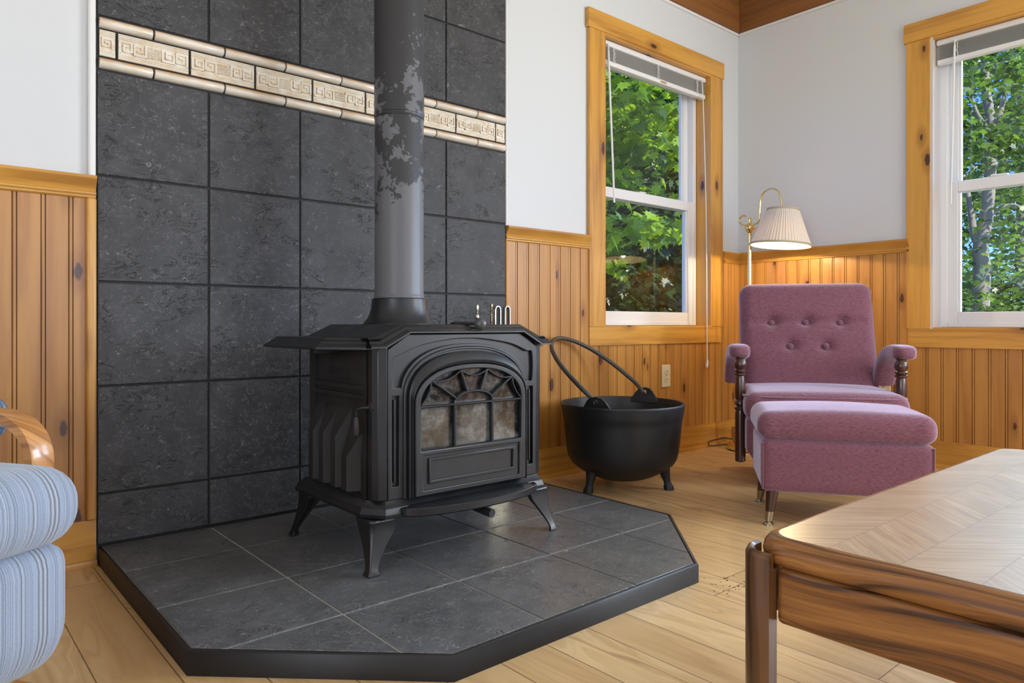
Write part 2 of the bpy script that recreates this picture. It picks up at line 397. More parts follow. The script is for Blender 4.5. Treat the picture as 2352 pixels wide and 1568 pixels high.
def _oak(name, ax, c0=(.20, .075, .018), c1=(.40, .175, .045), c2=(.05, .018, .008), rough=.32, sc_=1.0):
    g = G(name); c = g.sep(g.co); al = c[ax]; ac = g.m('ADD', c[(ax+1) % 3], g.m('MULTIPLY', c[(ax+2) % 3], 1.0))
    w = g.noise(g.comb(g.m('MULTIPLY', al, 2.2*sc_), g.m('MULTIPLY', ac, 9.*sc_), 0.0), 1.0, 2, .5, .5)
    v = g.comb(g.m('MULTIPLY', al, 2.0), g.m('ADD', g.m('MULTIPLY', ac, 55.0*sc_), g.m('MULTIPLY', w, 9.0)), 0.0)
    gr = g.noise(v, 1.0, 3, .55); pores = g.noise(g.comb(g.m('MULTIPLY', al, 25.), g.m('MULTIPLY', ac, 600.), 0.), 1.0, 2)
    col = g.ramp(gr, [(.33, c2), (.46, c0), (.68, c1)]); col = g.mix(g.mapr(pores, .60, .72, 0, .5), col, c2)
    g.set(col=col, rough=rough, coat=.5, coatr=.12); g.bump(g.m('ADD', gr, pores), .08, .001); return g.mat
M['oak_x'] = _oak('oak_apron_x', 0); M['oak_y'] = _oak('oak_apron_y', 1); M['oak_z'] = _oak('oak_leg', 2, (.10, .042, .013), (.17, .075, .024), (.05, .02, .008), .35)
def _parquet():
    g = G('parquet_table_top'); x, y, z = g.sep(g.co); w = .085; p = .034
    u = g.m('DIVIDE', y, w); st = g.m('FLOOR', u); fr = g.m('SUBTRACT', u, st)
    par = g.m('SUBTRACT', g.m('MULTIPLY', g.m('MODULO', g.m('ADD', st, 100.0), 2.0), 2.0), 1.0)
    vv = g.m('DIVIDE', g.m('ADD', x, g.m('MULTIPLY', g.m('MULTIPLY', fr, w), par)), p); row = g.m('FLOOR', vv)
    rn = g.white(g.m('ADD', g.m('MULTIPLY', row, 7.31), g.m('MULTIPLY', st, 31.7)))
    edge = g.m('MINIMUM', g.m('SUBTRACT', vv, row), g.m('SUBTRACT', 1.0, g.m('SUBTRACT', vv, row)))
    edge2 = g.m('MULTIPLY', g.m('MINIMUM', fr, g.m('SUBTRACT', 1.0, fr)), 2.5)
    line = g.mapr(g.m('MINIMUM', edge, edge2), .0, .035, 1, 0)
    dv = g.m('SUBTRACT', x, g.m('MULTIPLY', y, par)); av = g.m('ADD', x, g.m('MULTIPLY', y, par))
    gr = g.noise(g.comb(g.m('MULTIPLY', dv, 7.0), g.m('MULTIPLY', av, 120.0), rn[0]), 1.0, 3, .55, .4)
    col = g.ramp(gr, [(.3, (.28, .175, .09)), (.5, (.42, .28, .16)), (.7, (.54, .39, .24))])
    col = g.mix(g.m('MULTIPLY', rn[0], .45), col, (.25, .145, .07)); col = g.mix(g.m('MULTIPLY', line, .7), col, (.07, .035, .015))
    wear = g.noise(g.co, 9, 5, .6)
    g.set(col=col, rough=g.mapr(wear, .35, .7, .28, .40), coat=.85, coatr=.30, spec=.7); g.bump(g.m('SUBTRACT', g.m('MULTIPLY', gr, .3), line), .05, .0005); return g.mat
M['parquet'] = _parquet()
def _stripe():
    g = G('blue_striped_weave'); x, y, z = g.sep(g.co)
    s1 = g.noise(g.comb(g.m('MULTIPLY', x, 270.), 0., 0.), 1.0, 2, .5); s2 = g.noise(g.comb(g.m('MULTIPLY', x, 60.), 0., 7.), 1.0, 2, .5)
    wv = g.noise(g.comb(g.m('MULTIPLY', x, 500.), g.m('MULTIPLY', y, 420.), g.m('MULTIPLY', z, 420.)), 1.0, 2)
    col = g.ramp(s1, [(.36, (.11, .105, .105)), (.45, (.21, .245, .31)), (.58, (.31, .36, .44)), (.66, (.43, .43, .42))])
    col = g.mix(g.mapr(s2, .4, .65, 0, .25), col, (.33, .41, .53)); col = g.mix(g.mapr(wv, .55, .75, 0, .35), col, (.16, .18, .22))
    g.set(col=col, rough=.95, sheen=.35, spec=.1); g.bump(g.m('ADD', g.m('MULTIPLY', s1, .8), wv), .55, .003); return g.mat
M['stripe'] = _stripe()
def _denim():
    g = G('dark_blue_weave'); wv = g.noise(g.map(g.co, scale=(1, 1, .4)), 320, 3); n = g.noise(g.map(g.co, scale=(90, 90, 3)), 1, 2)
    g.set(col=g.ramp(g.m('ADD', g.m('MULTIPLY', wv, .5), g.m('MULTIPLY', n, .5)), [(.4, (.04, .06, .12)), (.55, (.16, .22, .34)), (.65, (.38, .42, .48))]), rough=.95); g.bump(wv, .5, .003); return g.mat
M['denim'] = _denim()
M['bent'] = _oak('bentwood_maple', 1, (.46, .20, .055), (.62, .31, .10), (.28, .11, .03), .40, .8)
def _floor():
    g = G('plank_floor'); x, y, z = g.sep(g.co); W = .1277
    u = g.m('DIVIDE', g.m('SUBTRACT', x, .0263), W); pl = g.m('FLOOR', u); fr = g.m('SUBTRACT', u, pl); rn = g.white(pl)
    v = g.m('DIVIDE', g.m('ADD', y, g.m('MULTIPLY', rn[0], 1.7)), 1.22); bd = g.m('FLOOR', v); fv = g.m('SUBTRACT', v, bd)
    r2 = g.white(g.m('ADD', g.m('MULTIPLY', pl, 5.13), g.m('MULTIPLY', bd, 17.7)))
    yy = g.m('ADD', y, g.m('MULTIPLY', r2[0], 9.0)); ww = g.noise(g.comb(g.m('MULTIPLY', x, 9.0), g.m('MULTIPLY', yy, 1.6), r2[0]), 1.0, 2, .5, .6)
    gr = g.noise(g.comb(g.m('ADD', g.m('MULTIPLY', x, 34.0), g.m('MULTIPLY', ww, 10.)), g.m('MULTIPLY', yy, 1.3), 0.0), 1.0, 4, .6, .3)
    col = g.ramp(gr, [(.28, (.38, .225, .10)), (.45, (.60, .40, .19)), (.62, (.71, .50, .26)), (.8, (.76, .56, .31))])
    col = g.mix(g.mapr(r2[0], 0, 1, 0, .65), col, (.54, .34, .155)); st = g.mapr(g.noise(g.comb(g.m('MULTIPLY', x, 12.), g.m('MULTIPLY', yy, 1.1), 4.), 1., 3), .58, .75, 0, .55)
    col = g.mix(st, col, (.38, .26, .15))
    e1 = g.m('MULTIPLY', g.m('MINIMUM', fr, g.m('SUBTRACT', 1., fr)), W); e2 = g.m('MULTIPLY', g.m('MINIMUM', fv, g.m('SUBTRACT', 1., fv)), 1.22)
    ln = g.mapr(g.m('MINIMUM', e1, e2), .0006, .0020, 1, 0); col = g.mix(g.m('MULTIPLY', ln, .8), col, (.07, .035, .018))
    g.set(col=col, rough=g.mapr(gr, .3, .7, .42, .32), spec=.45); g.bump(g.m('SUBTRACT', g.m('MULTIPLY', gr, .25), ln), .22, .001); return g.mat
M['floor'] = _floor()
M['bark'] = plain('tree_bark', (.16, .14, .115), .9, nscale=25, nbump=.8)
M['birch'] = plain('pale_bark', (.27, .25, .215), .85, nscale=22, nbump=.7)
M['ground'] = plain('forest_floor', (.10, .12, .05), .95, nscale=5, nbump=.8)
def _leaf(name, c, tcol, ts=.5):
    g = G(name); nt = g.t; nt.nodes.remove(g.p)
    n = g.noise(g.co, 2.3, 3); a = g.mix(g.mapr(n, .3, .7), tuple(v*.65 for v in c), c)
    d = nt.nodes.new('ShaderNodeBsdfDiffuse'); nt.links.new(a, d.inputs[0])
    t = nt.nodes.new('ShaderNodeBsdfTranslucent'); t.inputs[0].default_value = (*tcol, 1)
    mx = nt.nodes.new('ShaderNodeMixShader'); mx.inputs[0].default_value = ts; nt.links.new(d.outputs[0], mx.inputs[1]); nt.links.new(t.outputs[0], mx.inputs[2])
    gl = nt.nodes.new('ShaderNodeBsdfGlossy'); gl.inputs['Roughness'].default_value = .45; gl.inputs[0].default_value = (1, 1, 1, 1)
    m2 = nt.nodes.new('ShaderNodeMixShader'); m2.inputs[0].default_value = .05; nt.links.new(mx.outputs[0], m2.inputs[1]); nt.links.new(gl.outputs[0], m2.inputs[2])
    nt.links.new(m2.outputs[0], g.out.inputs[0]); return g.mat
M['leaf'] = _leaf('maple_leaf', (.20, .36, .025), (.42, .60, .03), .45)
M['leaf_shade_tone'] = _leaf('painted_shade_leaf', (.028, .070, .018), (.055, .12, .018), .35)  # darker leaf copy, shade under the canopy put into its colour
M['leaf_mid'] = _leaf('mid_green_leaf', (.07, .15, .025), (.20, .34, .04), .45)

# ------------------------------------------------------------------ room shell
YW, XR = 2.331, 3.775            # drywall planes
W1 = dict(u0=2.571, u1=3.477, z0=.676, z1=2.098); W2 = dict(u0=.378, u1=1.284, z0=.667, z1=2.070)
floor = struct(obj('floor', MB().box(-2.75, XR+.15, -3.35, YW+.15, -.12, 0), M['floor'], smooth=0))
struct(obj('ceiling', MB().box(-2.75, XR+.15, -3.35, YW+.15, 2.74, 2.86), M['ceil'], smooth=0))
b = MB(); T = YW+.15
b.box(-2.75, W1['u0'], YW, T, 0, 2.74).box(W1['u1'], XR+.15, YW, T, 0, 2.74).box(W1['u0'], W1['u1'], YW, T, 0, W1['z0']).box(W1['u0'], W1['u1'], YW, T, W1['z1'], 2.74)
struct(obj('wall_back', b, M['wall'], smooth=0))
b = MB(); T = XR+.15
b.box(XR, T, W2['u1'], YW, 0, 2.74).box(XR, T, -.1, W2['u0'], 0, 2.74).box(XR, T, W2['u0'], W2['u1'], 0, W2['z0']).box(XR, T, W2['u0'], W2['u1'], W2['z1'], 2.74)
b.box(XR, T, -1.8, -.1, 0, .667).box(XR, T, -1.8, -.1, 2.07, 2.74).box(XR, T, -3.35, -1.8, 0, 2.74)
struct(obj('wall_right', b, M['wall'], smooth=0))
struct(obj('wall_left', MB().box(-2.75, -2.6, -3.35, -1.4, 0, 2.74).box(-2.75, -2.6, .2, YW, 0, 2.74).box(-2.75, -2.6, -1.4, .2, 0, .72).box(-2.75, -2.6, -1.4, .2, 2.14, 2.74), M['wall'], smooth=0))
struct(obj('wall_rear', MB().box(-2.6, .3, -3.35, -3.2, 0, 2.74).box(2.7, XR, -3.35, -3.2, 0, 2.74).box(.3, 2.7, -3.35, -3.2, 0, .5).box(.3, 2.7, -3.35, -3.2, 2.2, 2.74), M['wall'], smooth=0))
# plain frames of three windows added out of view to house the fill lamps
def added_window(name, P, a0, a1, z0, z1):
    q = MB(); m_ = (a0+a1)/2; f = .05
    for u0, u1, e0, e1 in ((a0, a0+f, z0, z1), (a1-f, a1, z0, z1), (a0+f, a1-f, z0, z0+f), (a0+f, a1-f, z1-f, z1), (m_-.03, m_+.03, z0+f, z1-f)): q.box(u0, u1, .05, .11, e0, e1)
    w_ = struct(obj(name, q.xf(lambda p: P(*p)), M['vinyl'], smooth=0)); g_ = MB()
    for u0, u1 in ((a0+f, m_-.03), (m_+.03, a1-f)): g_.box(u0, u1, .078, .082, z0+f, z1-f)
    obj('glass_pane', g_.xf(lambda p: P(*p)), M['glass'], w_, smooth=0)
added_window('window_3_added', lambda u, d, z: (XR+d, u, z), -1.8, -.1, .667, 2.07)
added_window('window_4_added', lambda u, d, z: (u, -3.2-d, z), .3, 2.7, .5, 2.2)
added_window('window_5_added', lambda u, d, z: (-2.6-d, u, z), -1.4, .2, .72, 2.14)

# exposed log beams that sit on the walls, white bead below
Z_C = 2.413
struct(obj('trim_1', MB().box(-2.6, XR-.001, YW-.024, YW, Z_C, 2.74), M['beam_x'], bevel=.004))
struct(obj('trim_2', MB().box(XR-.024, XR, -3.2, YW-.024, Z_C, 2.74), M['beam_y'], bevel=.004))
struct(obj('trim_3', MB().box(1.95, XR-.01, YW-.012, YW, Z_C-.016, Z_C-.001).box(-2.6, .42, YW-.012, YW, Z_C-.016, Z_C-.001), M['white_trim'], bevel=.003))
struct(obj('trim_4', MB().box(XR-.012, XR, -3.2, YW-.012, Z_C-.016, Z_C-.001), M['white_trim'], bevel=.003))

# beadboard wainscot: flat boards with a bead between two grooves every 65.3 mm
def bead_profile(a0, a1, off, pitch=.0653, depth=.0075):
    pts = []; k = math.floor((a0-off)/pitch) - 1
    pts.append((a0, 0))
    while True:
        c = off + k*pitch; k += 1
        if c > a1 - .008: break
        if c < a0 + .008: continue
        for da, dp in ((-.0066, 0), (-.0056, depth), (-.0044, depth), (-.0034, .0012), (0, .0004), (.0034, .0012), (.0044, depth), (.0056, depth), (.0066, 0)): pts.append((c+da, dp))
    pts.append((a1, 0)); return pts
def wainscot(name, a0, a1, z0, z1, off, side):
    pr = bead_profile(a0, a1, off)
    if side == 'back': rings = [[(a, YW-.012+d, z) for a, d in pr] + [(a1, YW, z), (a0, YW, z)] for z in (z0, z1)]; m = M['bead_back']
    else: rings = [[(XR-.012+d, a, z) for a, d in pr] + [(XR, a1, z), (XR, a0, z)] for z in (z0, z1)]; m = M['bead_side']
    return struct(obj(name, MB().loft(rings), m, smooth=30))
OB = 2.0163; OS = 1.888
wainscot('wall_back_wainscot', 1.952, W1['u0']-.09, .10, 1.06, OB, 'back')
wainscot('wall_back_wainscot.001', W1['u0']-.09, 3.57, .10, .62, OB, 'back')
wainscot('wall_back_wainscot.002', 3.57, XR-.012, .10, 1.06, OB, 'back')
wainscot('wall_back_wainscot.003', -2.6, .413, .10, 1.06, .228, 'back')
wainscot('wall_right_wainscot', 1.37, YW-.012, .10, 1.06, OS, 'side')
wainscot('wall_right_wainscot.001', .28, 1.37, .10, .61, OS, 'side')
wainscot('wall_right_wainscot.002', -3.2, .28, .10, .62, OS, 'side')
# chair rail: cove moulding with a small step
RAIL = [(0, 1.108), (.034, 1.108), (.035, 1.100), (.031, 1.092), (.022, 1.080), (.017, 1.066), (.022, 1.061), (.022, 1.057), (.018, 1.052), (.018, 1.048), (.012, 1.044), (0, 1.044)]
def rail_back(name, a0, a1): return struct(obj(name, MB().loft([[(a, YW-.002-d, z) for d, z in RAIL] for a in (a0, a1)]), M['pine_x'], smooth=25))
def rail_side(name, a0, a1): return struct(obj(name, MB().loft([[(XR-.002-d, a, z) for d, z in RAIL] for a in (a0, a1)]), M['pine_y'], smooth=25))
rail_back('trim_5', -2.6, .419); rail_back('trim_6', 1.952, 2.468); rail_back('trim_7', 3.588, XR-.002); rail_side('trim_8', 1.378, YW-.002)
# baseboards with shoe moulding
def base(name, a0, a1, side, shoe=M['pine_x']):
    prof = [(0, 0), (0, .130), (.018, .130), (.018, .018), (.032, .018), (.034, .012), (.034, 0)]
    if side == 'back': rings = [[(a, YW-.002-d, z) for d, z in prof] for a in (a0, a1)]
    else: rings = [[(XR-.002-d, a, z) for d, z in prof] for a in (a0, a1)]
    return struct(obj(name, MB().loft(rings), M['pine_x'] if side == 'back' else M['pine_y'], smooth=20))
base('baseboard_left', -2.6, .4195, 'back'); base('baseboard_back', 1.975, XR-.036, 'back'); base('baseboard_right', -3.2, YW-.002, 'side')
# narrow pine and white corner strips where the tile panel meets the walls
def strip(name, x0, x1, z0, z1, m, d=.03): return struct(obj(name, MB().box(x0, x1, YW-d, YW-.001, z0, z1), m, bevel=.006, seg=3))
strip('trim_9', .395, .4195, .13, 1.046, M['pine_v']); strip('trim_10', .401, .4195, 1.108, Z_C-.017, M['white_trim'], .022)
strip('trim_11', 1.951, 1.962, .13, 1.046, M['pine_v'], .022); strip('trim_12', 1.951, 1.962, 1.108, Z_C-.017, M['white_trim'], .02)

# ------------------------------------------------------------------ windows
def window(name, W, P, grain, swap=False):
    u0, u1, z0, z1 = W['u0'], W['u1'], W['z0'], W['z1']
    root = bpy.data.objects.new(name, None); COL.objects.link(root); c = P((u0+u1)/2, 0, z0); root.location = c; root['kind'] = 'structure'
    def bx(nm, m, *bs, bevel=.002, parent=root, seg=2):
        q = MB()
        for (a0, a1, d0, d1, e0, e1) in bs: q.box(a0, a1, d0, d1, e0, e1)
        q.xf(lambda p: P(*p)); return obj(nm, q, m, parent, bevel=bevel, seg=seg)
    cw, ct = .103, .020
    bx('casing_side', M['pine_v'], (u0-cw, u0, -ct, -.001, z0, z1)); bx('casing_side', M['pine_v'], (u1, u1+cw+.005, -ct, -.001, z0, z1))
    bx('casing_head', grain, (u0-cw-.010, u1+cw+.014, -ct-.004, -.001, z1, z1+.092)); bx('casing_apron', grain, (u0-cw+.001, u1+cw-.004, -ct, -.001, z0-.091, z0))
    jd = .078
    bx('jamb', M['jamb_w'] if swap else M['pine_v'], (u0, u0+.012, -.018, jd, z0, z1), bevel=0); bx('jamb', M['jamb_w'] if swap else M['pine_v'], (u1-.012, u1, -.018, jd, z0, z1), bevel=0)
    bx('jamb_head', grain, (u0+.012, u1-.012, -.018, jd, z1-.012, z1), bevel=0); bx('stool', grain, (u0+.012, u1-.012, -.018, jd, z0, z0+.006), bevel=0)
    a0, a1, e0, e1 = u0+.0125, u1-.0125, z0+.0065, z1-.0125; f = .030
    fr = bx('vinyl_frame', M['vinyl'], (a0, a0+f, jd, .148, e0, e1), (a1-f, a1, jd, .148, e0, e1), (a0+f, a1-f, jd, .148, e1-f, e1), (a0+f, a1-f, jd, .148, e0, e0+.022),
            (a0+f, a0+f+.012, jd+.036, .148, e0+.022, e1-f), (a1-f-.012, a1-f, jd+.036, .148, e0+.022, e1-f), bevel=.003)
    zm = z0 + .655
    def sash(nm, d0, d1, b0, b1, side, bot, top):
        s0, s1 = a0+f-.004, a1-f+.004; dm = (d0+d1)/2
        s = bx(nm, M['vinyl'], (s0, s0+side, d0, d1, b0, b1), (s1-side, s1, d0, d1, b0, b1), (s0+side, s1-side, d0, d1, b0, b0+bot), (s0+side, s1-side, d0, d1, b1-top, b1),
               (s0+side-.001, s0+side+.010, dm-.008, d1, b0+bot, b1-top), (s1-side-.010, s1-side+.001, dm-.008, d1, b0+bot, b1-top), bevel=.003)
        g = MB().box(s0+side, s1-side, dm, dm+.004, b0+bot, b1-top).xf(lambda p: P(*p)); obj('glass_pane', g, M['glass'], s, smooth=0); return s
    lo = sash('lower_sash', jd+.004, jd+.034, e0+.018, zm+.055, .048, .055, .052)
    sash('upper_sash', jd+.038, jd+.066, zm+.004, e1-.026, .042, .05, .05)
    lk = MB().box((a0+a1)/2-.05, (a0+a1)/2+.0, jd+.008, jd+.034, zm+.055, zm+.064) if not swap else MB().box(u1-.29, u1-.22, jd+.008, jd+.034, zm+.055, zm+.065)
    obj('sash_lock', lk.xf(lambda p: P(*p)), M['vinyl'], lo, bevel=.004)
    return root
PB = lambda u, d, z: (u, YW+d, z)
PS = lambda u, d, z: (XR+d, u, z)
window('window_1', W1, PB, M['pine_x'])
window('window_2', W2, PS, M['pine_y'], swap=True)

def blind(W, P, label, wand_u, cord_u, wand_len, cord_z, sticker, tilt):
    u0, u1, z1 = W['u0']+.016, W['u1']-.016, W['z1']-.013
    t = thing('window_blind', label, 'blind', P((u0+u1)/2, .03, z1-.12))
    d0, d1 = .012, .040
    def ob(nm, q, m, par=t, **k): return obj(nm, q.xf(lambda p: P(*p)), m, par, **k)
    ob('headrail', MB().box(u0, u1, d0-.004, d1+.004, z1-.028, z1), M['vinyl'], bevel=.008, seg=3)
    sl = MB(); n = 15
    for i in range(n):
        zz = z1-.034 - i*.0042
        sl.loft([[(u, d0+.0005, zz-.0010), (u, (d0+d1)/2, zz+.0004), (u, d1, zz-.0010), (u, d1, zz-.0017), (u, (d0+d1)/2, zz-.0004), (u, d0+.0005, zz-.0017)] for u in (u0+.006, u1-.006)])
    ob('slats', sl, M['blind'], smooth=30)
    zb = z1-.034 - n*.0042
    br = ob('bottom_rail', MB().box(u0+.004, u1-.004, d0-.002, d1+.002, zb-.024, zb), M['vinyl'], bevel=.005, seg=3)
    if sticker: ob('maker_sticker', MB().box(u0+.46, u0+.51, d0-.0028, d0-.0018, zb-.019, zb-.008), M['sticker'], br)
    for f in (.10, .5, .90):
        u = u0 + (u1-u0)*f; q = MB()
        rr = random.Random(int(f*100))
        for s_ in (-1, 1):
            pts = [(u+.006*s_*rr.uniform(.2, 1.2), d0-.003+rr.uniform(-.003, .001), z1-.030-(z1-.030-zb+.008)*k/9) for k in range(10)]
            q.tube(smoothpath(pts, 4), .0016, 6)
        ob('ladder_cord', q, M['cord'])
    hook = ob('wand_hook', MB().tube(smoothpath([(wand_u, d0-.004, z1-.024), (wand_u, d0-.012, z1-.03), (wand_u+.001, d0-.012, z1-.06)], 4), .0035, 8), M['vinyl'])
    ob('tilt_wand', MB().tube([(wand_u+.001, d0-.012, z1-.058), (wand_u + wand_len*tilt, d0-.016, z1-.058-wand_len)], .0048, 6), M['vinyl'])
    if cord_u:
        for k in (0, 1):
            top = (cord_u+.004*k, d0-.005, z1-.03); mid = (cord_u+.003*k+.004, -.028, 1.3); bot = (cord_u+.010+.006*k, -.030, cord_z+.012*k)
            cd = ob('lift_cord', MB().tube(smoothpath([top, (cord_u+.003*k+.001, d0-.020, z1-.10), mid, bot], 10), .0016, 6), M['cord'])
            tb = bot[2]
            ob('cord_tassel', MB().lathe([(.002, tb+.010), (.004, tb+.006), (.0065, tb-.018), (.006, tb-.022), (.001, tb-.022)], (bot[0], bot[1], 0), 12), M['vinyl'], cd)
    return t
blind(W1, PB, 'raised white mini blind with long pull cord, in the window beside the tile panel', 2.622, 3.400, .74, .470, True, .054)
blind(W2, PS, 'raised white mini blind in the window showing tree trunks and blue sky', 1.184, None, .74, .46, False, .022)
# ------------------------------------------------------------------ slate tile panel with relief border
tp = thing('tile_panel', 'dark slate tile panel on the wall behind the stove with a cream key-pattern border', 'tile panel', (1.19, 2.331, .05))
obj('grout_bed', MB().box(.4205, 1.950, 2.3165, 2.3305, .05, 2.412), M['black_grout'], tp, smooth=0)
cx_ = [.4235, .73, 1.031, 1.335, 1.639, 1.947]; rows = [.054, .2, .509, .809, 1.114, 1.418]; rows2 = [1.571, 1.885, 2.195, 2.409]
q = MB(); gp = .0032
def wtile(x0, x1, z0, z1):
    e = .0022
    q.loft([[(x0, 2.3175, z0), (x1, 2.3175, z0), (x1, 2.3175, z1), (x0, 2.3175, z1)], [(x0, 2.3112+e, z0), (x1, 2.3112+e, z0), (x1, 2.3112+e, z1), (x0, 2.3112+e, z1)],
            [(x0+e*.4, 2.3112+e*.3, z0+e*.4), (x1-e*.4, 2.3112+e*.3, z0+e*.4), (x1-e*.4, 2.3112+e*.3, z1-e*.4), (x0+e*.4, 2.3112+e*.3, z1-e*.4)], [(x0+e, 2.311, z0+e), (x1-e, 2.311, z0+e), (x1-e, 2.311, z1-e), (x0+e, 2.311, z1-e)]])
for rws in (rows, rows2):
    q = MB()
    for i in range(5):
        for j in range(len(rws)-1): wtile(cx_[i]+gp*(i > 0), cx_[i+1]-gp*(i < 4), rws[j]+gp, rws[j+1]-gp)
    obj('slate_tiles', q, M['slate_wall'], tp, smooth=20)
for z0, z1 in ((1.422, 1.452), (1.538, 1.568)):
    q = MB(); js = [.424, .57, .777, .977, 1.182, 1.385, 1.587, 1.792, 1.946]
    for a, b_ in zip(js[:-1], js[1:]):
        zc, r = (z0+z1)/2, (z1-z0)/2
        pr = [(r*.98*math.cos(t), r*1.05*math.sin(t)) for t in [math.pi*k/10 for k in range(11)]]
        def ring(x, s): return [(x, 2.316-.001-p[1]*s, zc+p[0]*s) for p in pr] + [(x, 2.3165, zc-r*s), (x, 2.3165, zc+r*s)]
        q.loft([ring(a+.003, .90), ring(a+.005, 1), ring(b_-.005, 1), ring(b_-.003, .90)])
    obj('liner_molding', q, M['liner'], tp, smooth=50)
fz = [.424, .472, .673, .876, 1.075, 1.280, 1.480, 1.686, 1.892, 1.946]; q = MB(); zb, zt = 1.4575, 1.5315; yf = 2.3115
SP = [(-.5, -.5), (-.5, .5), (.5, .5), (.5, -.34), (-.16, -.34), (-.16, .14), (.16, .14)]
def keymotif(cx, cz, s, fx, fz_):
    pts = [(cx+a*s*fx, cz+b_*s*fz_) for a, b_ in SP]; w = s*.10
    for (xa, za), (xb, zb_) in zip(pts[:-1], pts[1:]): kk = pts.index((xa, za)); q.box(min(xa, xb)-w, max(xa, xb)+w, yf-.0033-.00035*(kk % 3), yf+.001, min(za, zb_)-w, max(za, zb_)+w)
def rosette(cx, cz, s):
    for i in range(4):
        for j in range(4):
            a, b_ = cx+(i-1.5)*s*.27, cz+(j-1.5)*s*.27; k = .5 if (i+j) % 2 else .9
            q.lathe([(s*.13, yf+.001), (s*.12, yf-.0025), (s*.08, yf-.0032), (s*.055, yf-.0015*k)], (a, 0, b_), 8, axis='y')
for k in range(len(fz)-1):
    a, b_ = fz[k]+.004, fz[k+1]-.004
    q.box(a, b_, yf, 2.3165, zb, zt)
    for zz in (zb+.003, zb+.0085, zb+.0135, zt-.003, zt-.0085, zt-.0135): q.box(a, b_, yf-.0022, yf+.001, zz-.0014, zz+.0014)
    if b_ - a > .1:
        L = b_ - a; st = L/5; zc = (zb+zt)/2; s = .031
        f = 1 if k % 2 else -1
        for m_, (fx, fzz) in enumerate(((1, f), (-1, -f), None, (1, -f), (-1, f)) if True else ()) if False else enumerate([(1, f), (-1, -f), (0, 0), (1, -f), (-1, f)]):
            cxm = a + st*(m_+.5)
            if m_ == 2: rosette(cxm, zc, .032)
            else: keymotif(cxm, zc, s, fx, fzz)
    else: keymotif((a+b_)/2, (zb+zt)/2, .025, -1, 1)
obj('relief_frieze', q, M['frieze'], tp, smooth=30)

# ------------------------------------------------------------------ raised hearth
hp = [(.424, 2.318), (.421, 1.465), (.803, 1.105), (1.607, 1.110), (1.957, 1.461), (1.963, 2.318)]
hb = thing('hearth_platform', 'low raised hearth of dark slate tiles with black edging under the stove', 'hearth', (1.19, 1.7, 0))
q = MB(); inner = inset_poly(hp, .011)
q.loft([[(x, y, .0) for x, y in hp], [(x, y, .047) for x, y in hp], [(x, y, .0503) for x, y in inset_poly(hp, .003)], [(x, y, .0503) for x, y in inset_poly(hp, .0085)], [(x, y, .044) for x, y in inner]])
obj('black_edging', q, M['rim'], hb, smooth=60)
ins2 = inset_poly(hp, .0112)
obj('grout_bed', MB().prism(ins2, .001, .0478), M['gray_grout'], hb, smooth=0)
gx = [.40, .736, 1.050, 1.360, 1.663, 1.98]; gy = [1.09, 1.118, 1.425, 1.725, 2.037, 2.33]; q = MB()
for i in range(5):
    for j in range(5):
        a0, a1, b0, b1 = gx[i]+.0028, gx[i+1]-.0028, gy[j]+.0028, gy[j+1]-.0028
        if j == 0: continue
        if j == 1: b0 = 1.09
        pl = clip_poly([(a0, b0), (a1, b0), (a1, b1), (a0, b1)], inset_poly(hp, .0125))
        if len(pl) < 3: continue
        q.loft([[(x, y, .046) for x, y in pl], [(x, y, .0492) for x, y in pl], [(x, y, .0500) for x, y in inset_poly(pl, .0012)]])
obj('slate_tiles', q, M['slate_hearth'], hb, smooth=30)

# ------------------------------------------------------------------ wood stove
I = M['iron']; SCX = 1.2155
stove = thing('wood_stove', 'black cast-iron wood stove with an arched glass door standing on the tiled hearth', 'stove', (SCX, 1.82, .05))
S = lambda nm, q, m=I, par=stove, **k: obj(nm, q, m, par, **k)
S('firebox', MB().prism([(.936, 2.035), (.936, 1.64), (.962, 1.618), (1.469, 1.618), (1.495, 1.64), (1.495, 2.035)], .205, .648), M['iron_dark'], bevel=.004)
# moulded base plate
bp = [(.897, 2.05), (.897, 1.650), (.938, 1.588), (1.493, 1.588), (1.534, 1.650), (1.534, 2.05)]
rg = lambda d, z: [(x, y, z) for x, y in inset_poly(bp, d)]
S('base_plate', MB().loft([rg(.012, .183), rg(.002, .187), rg(0, .196), rg(.004, .203), rg(.006, .211), rg(.017, .220), rg(.022, .2275), rg(.026, .228)]), smooth=25)
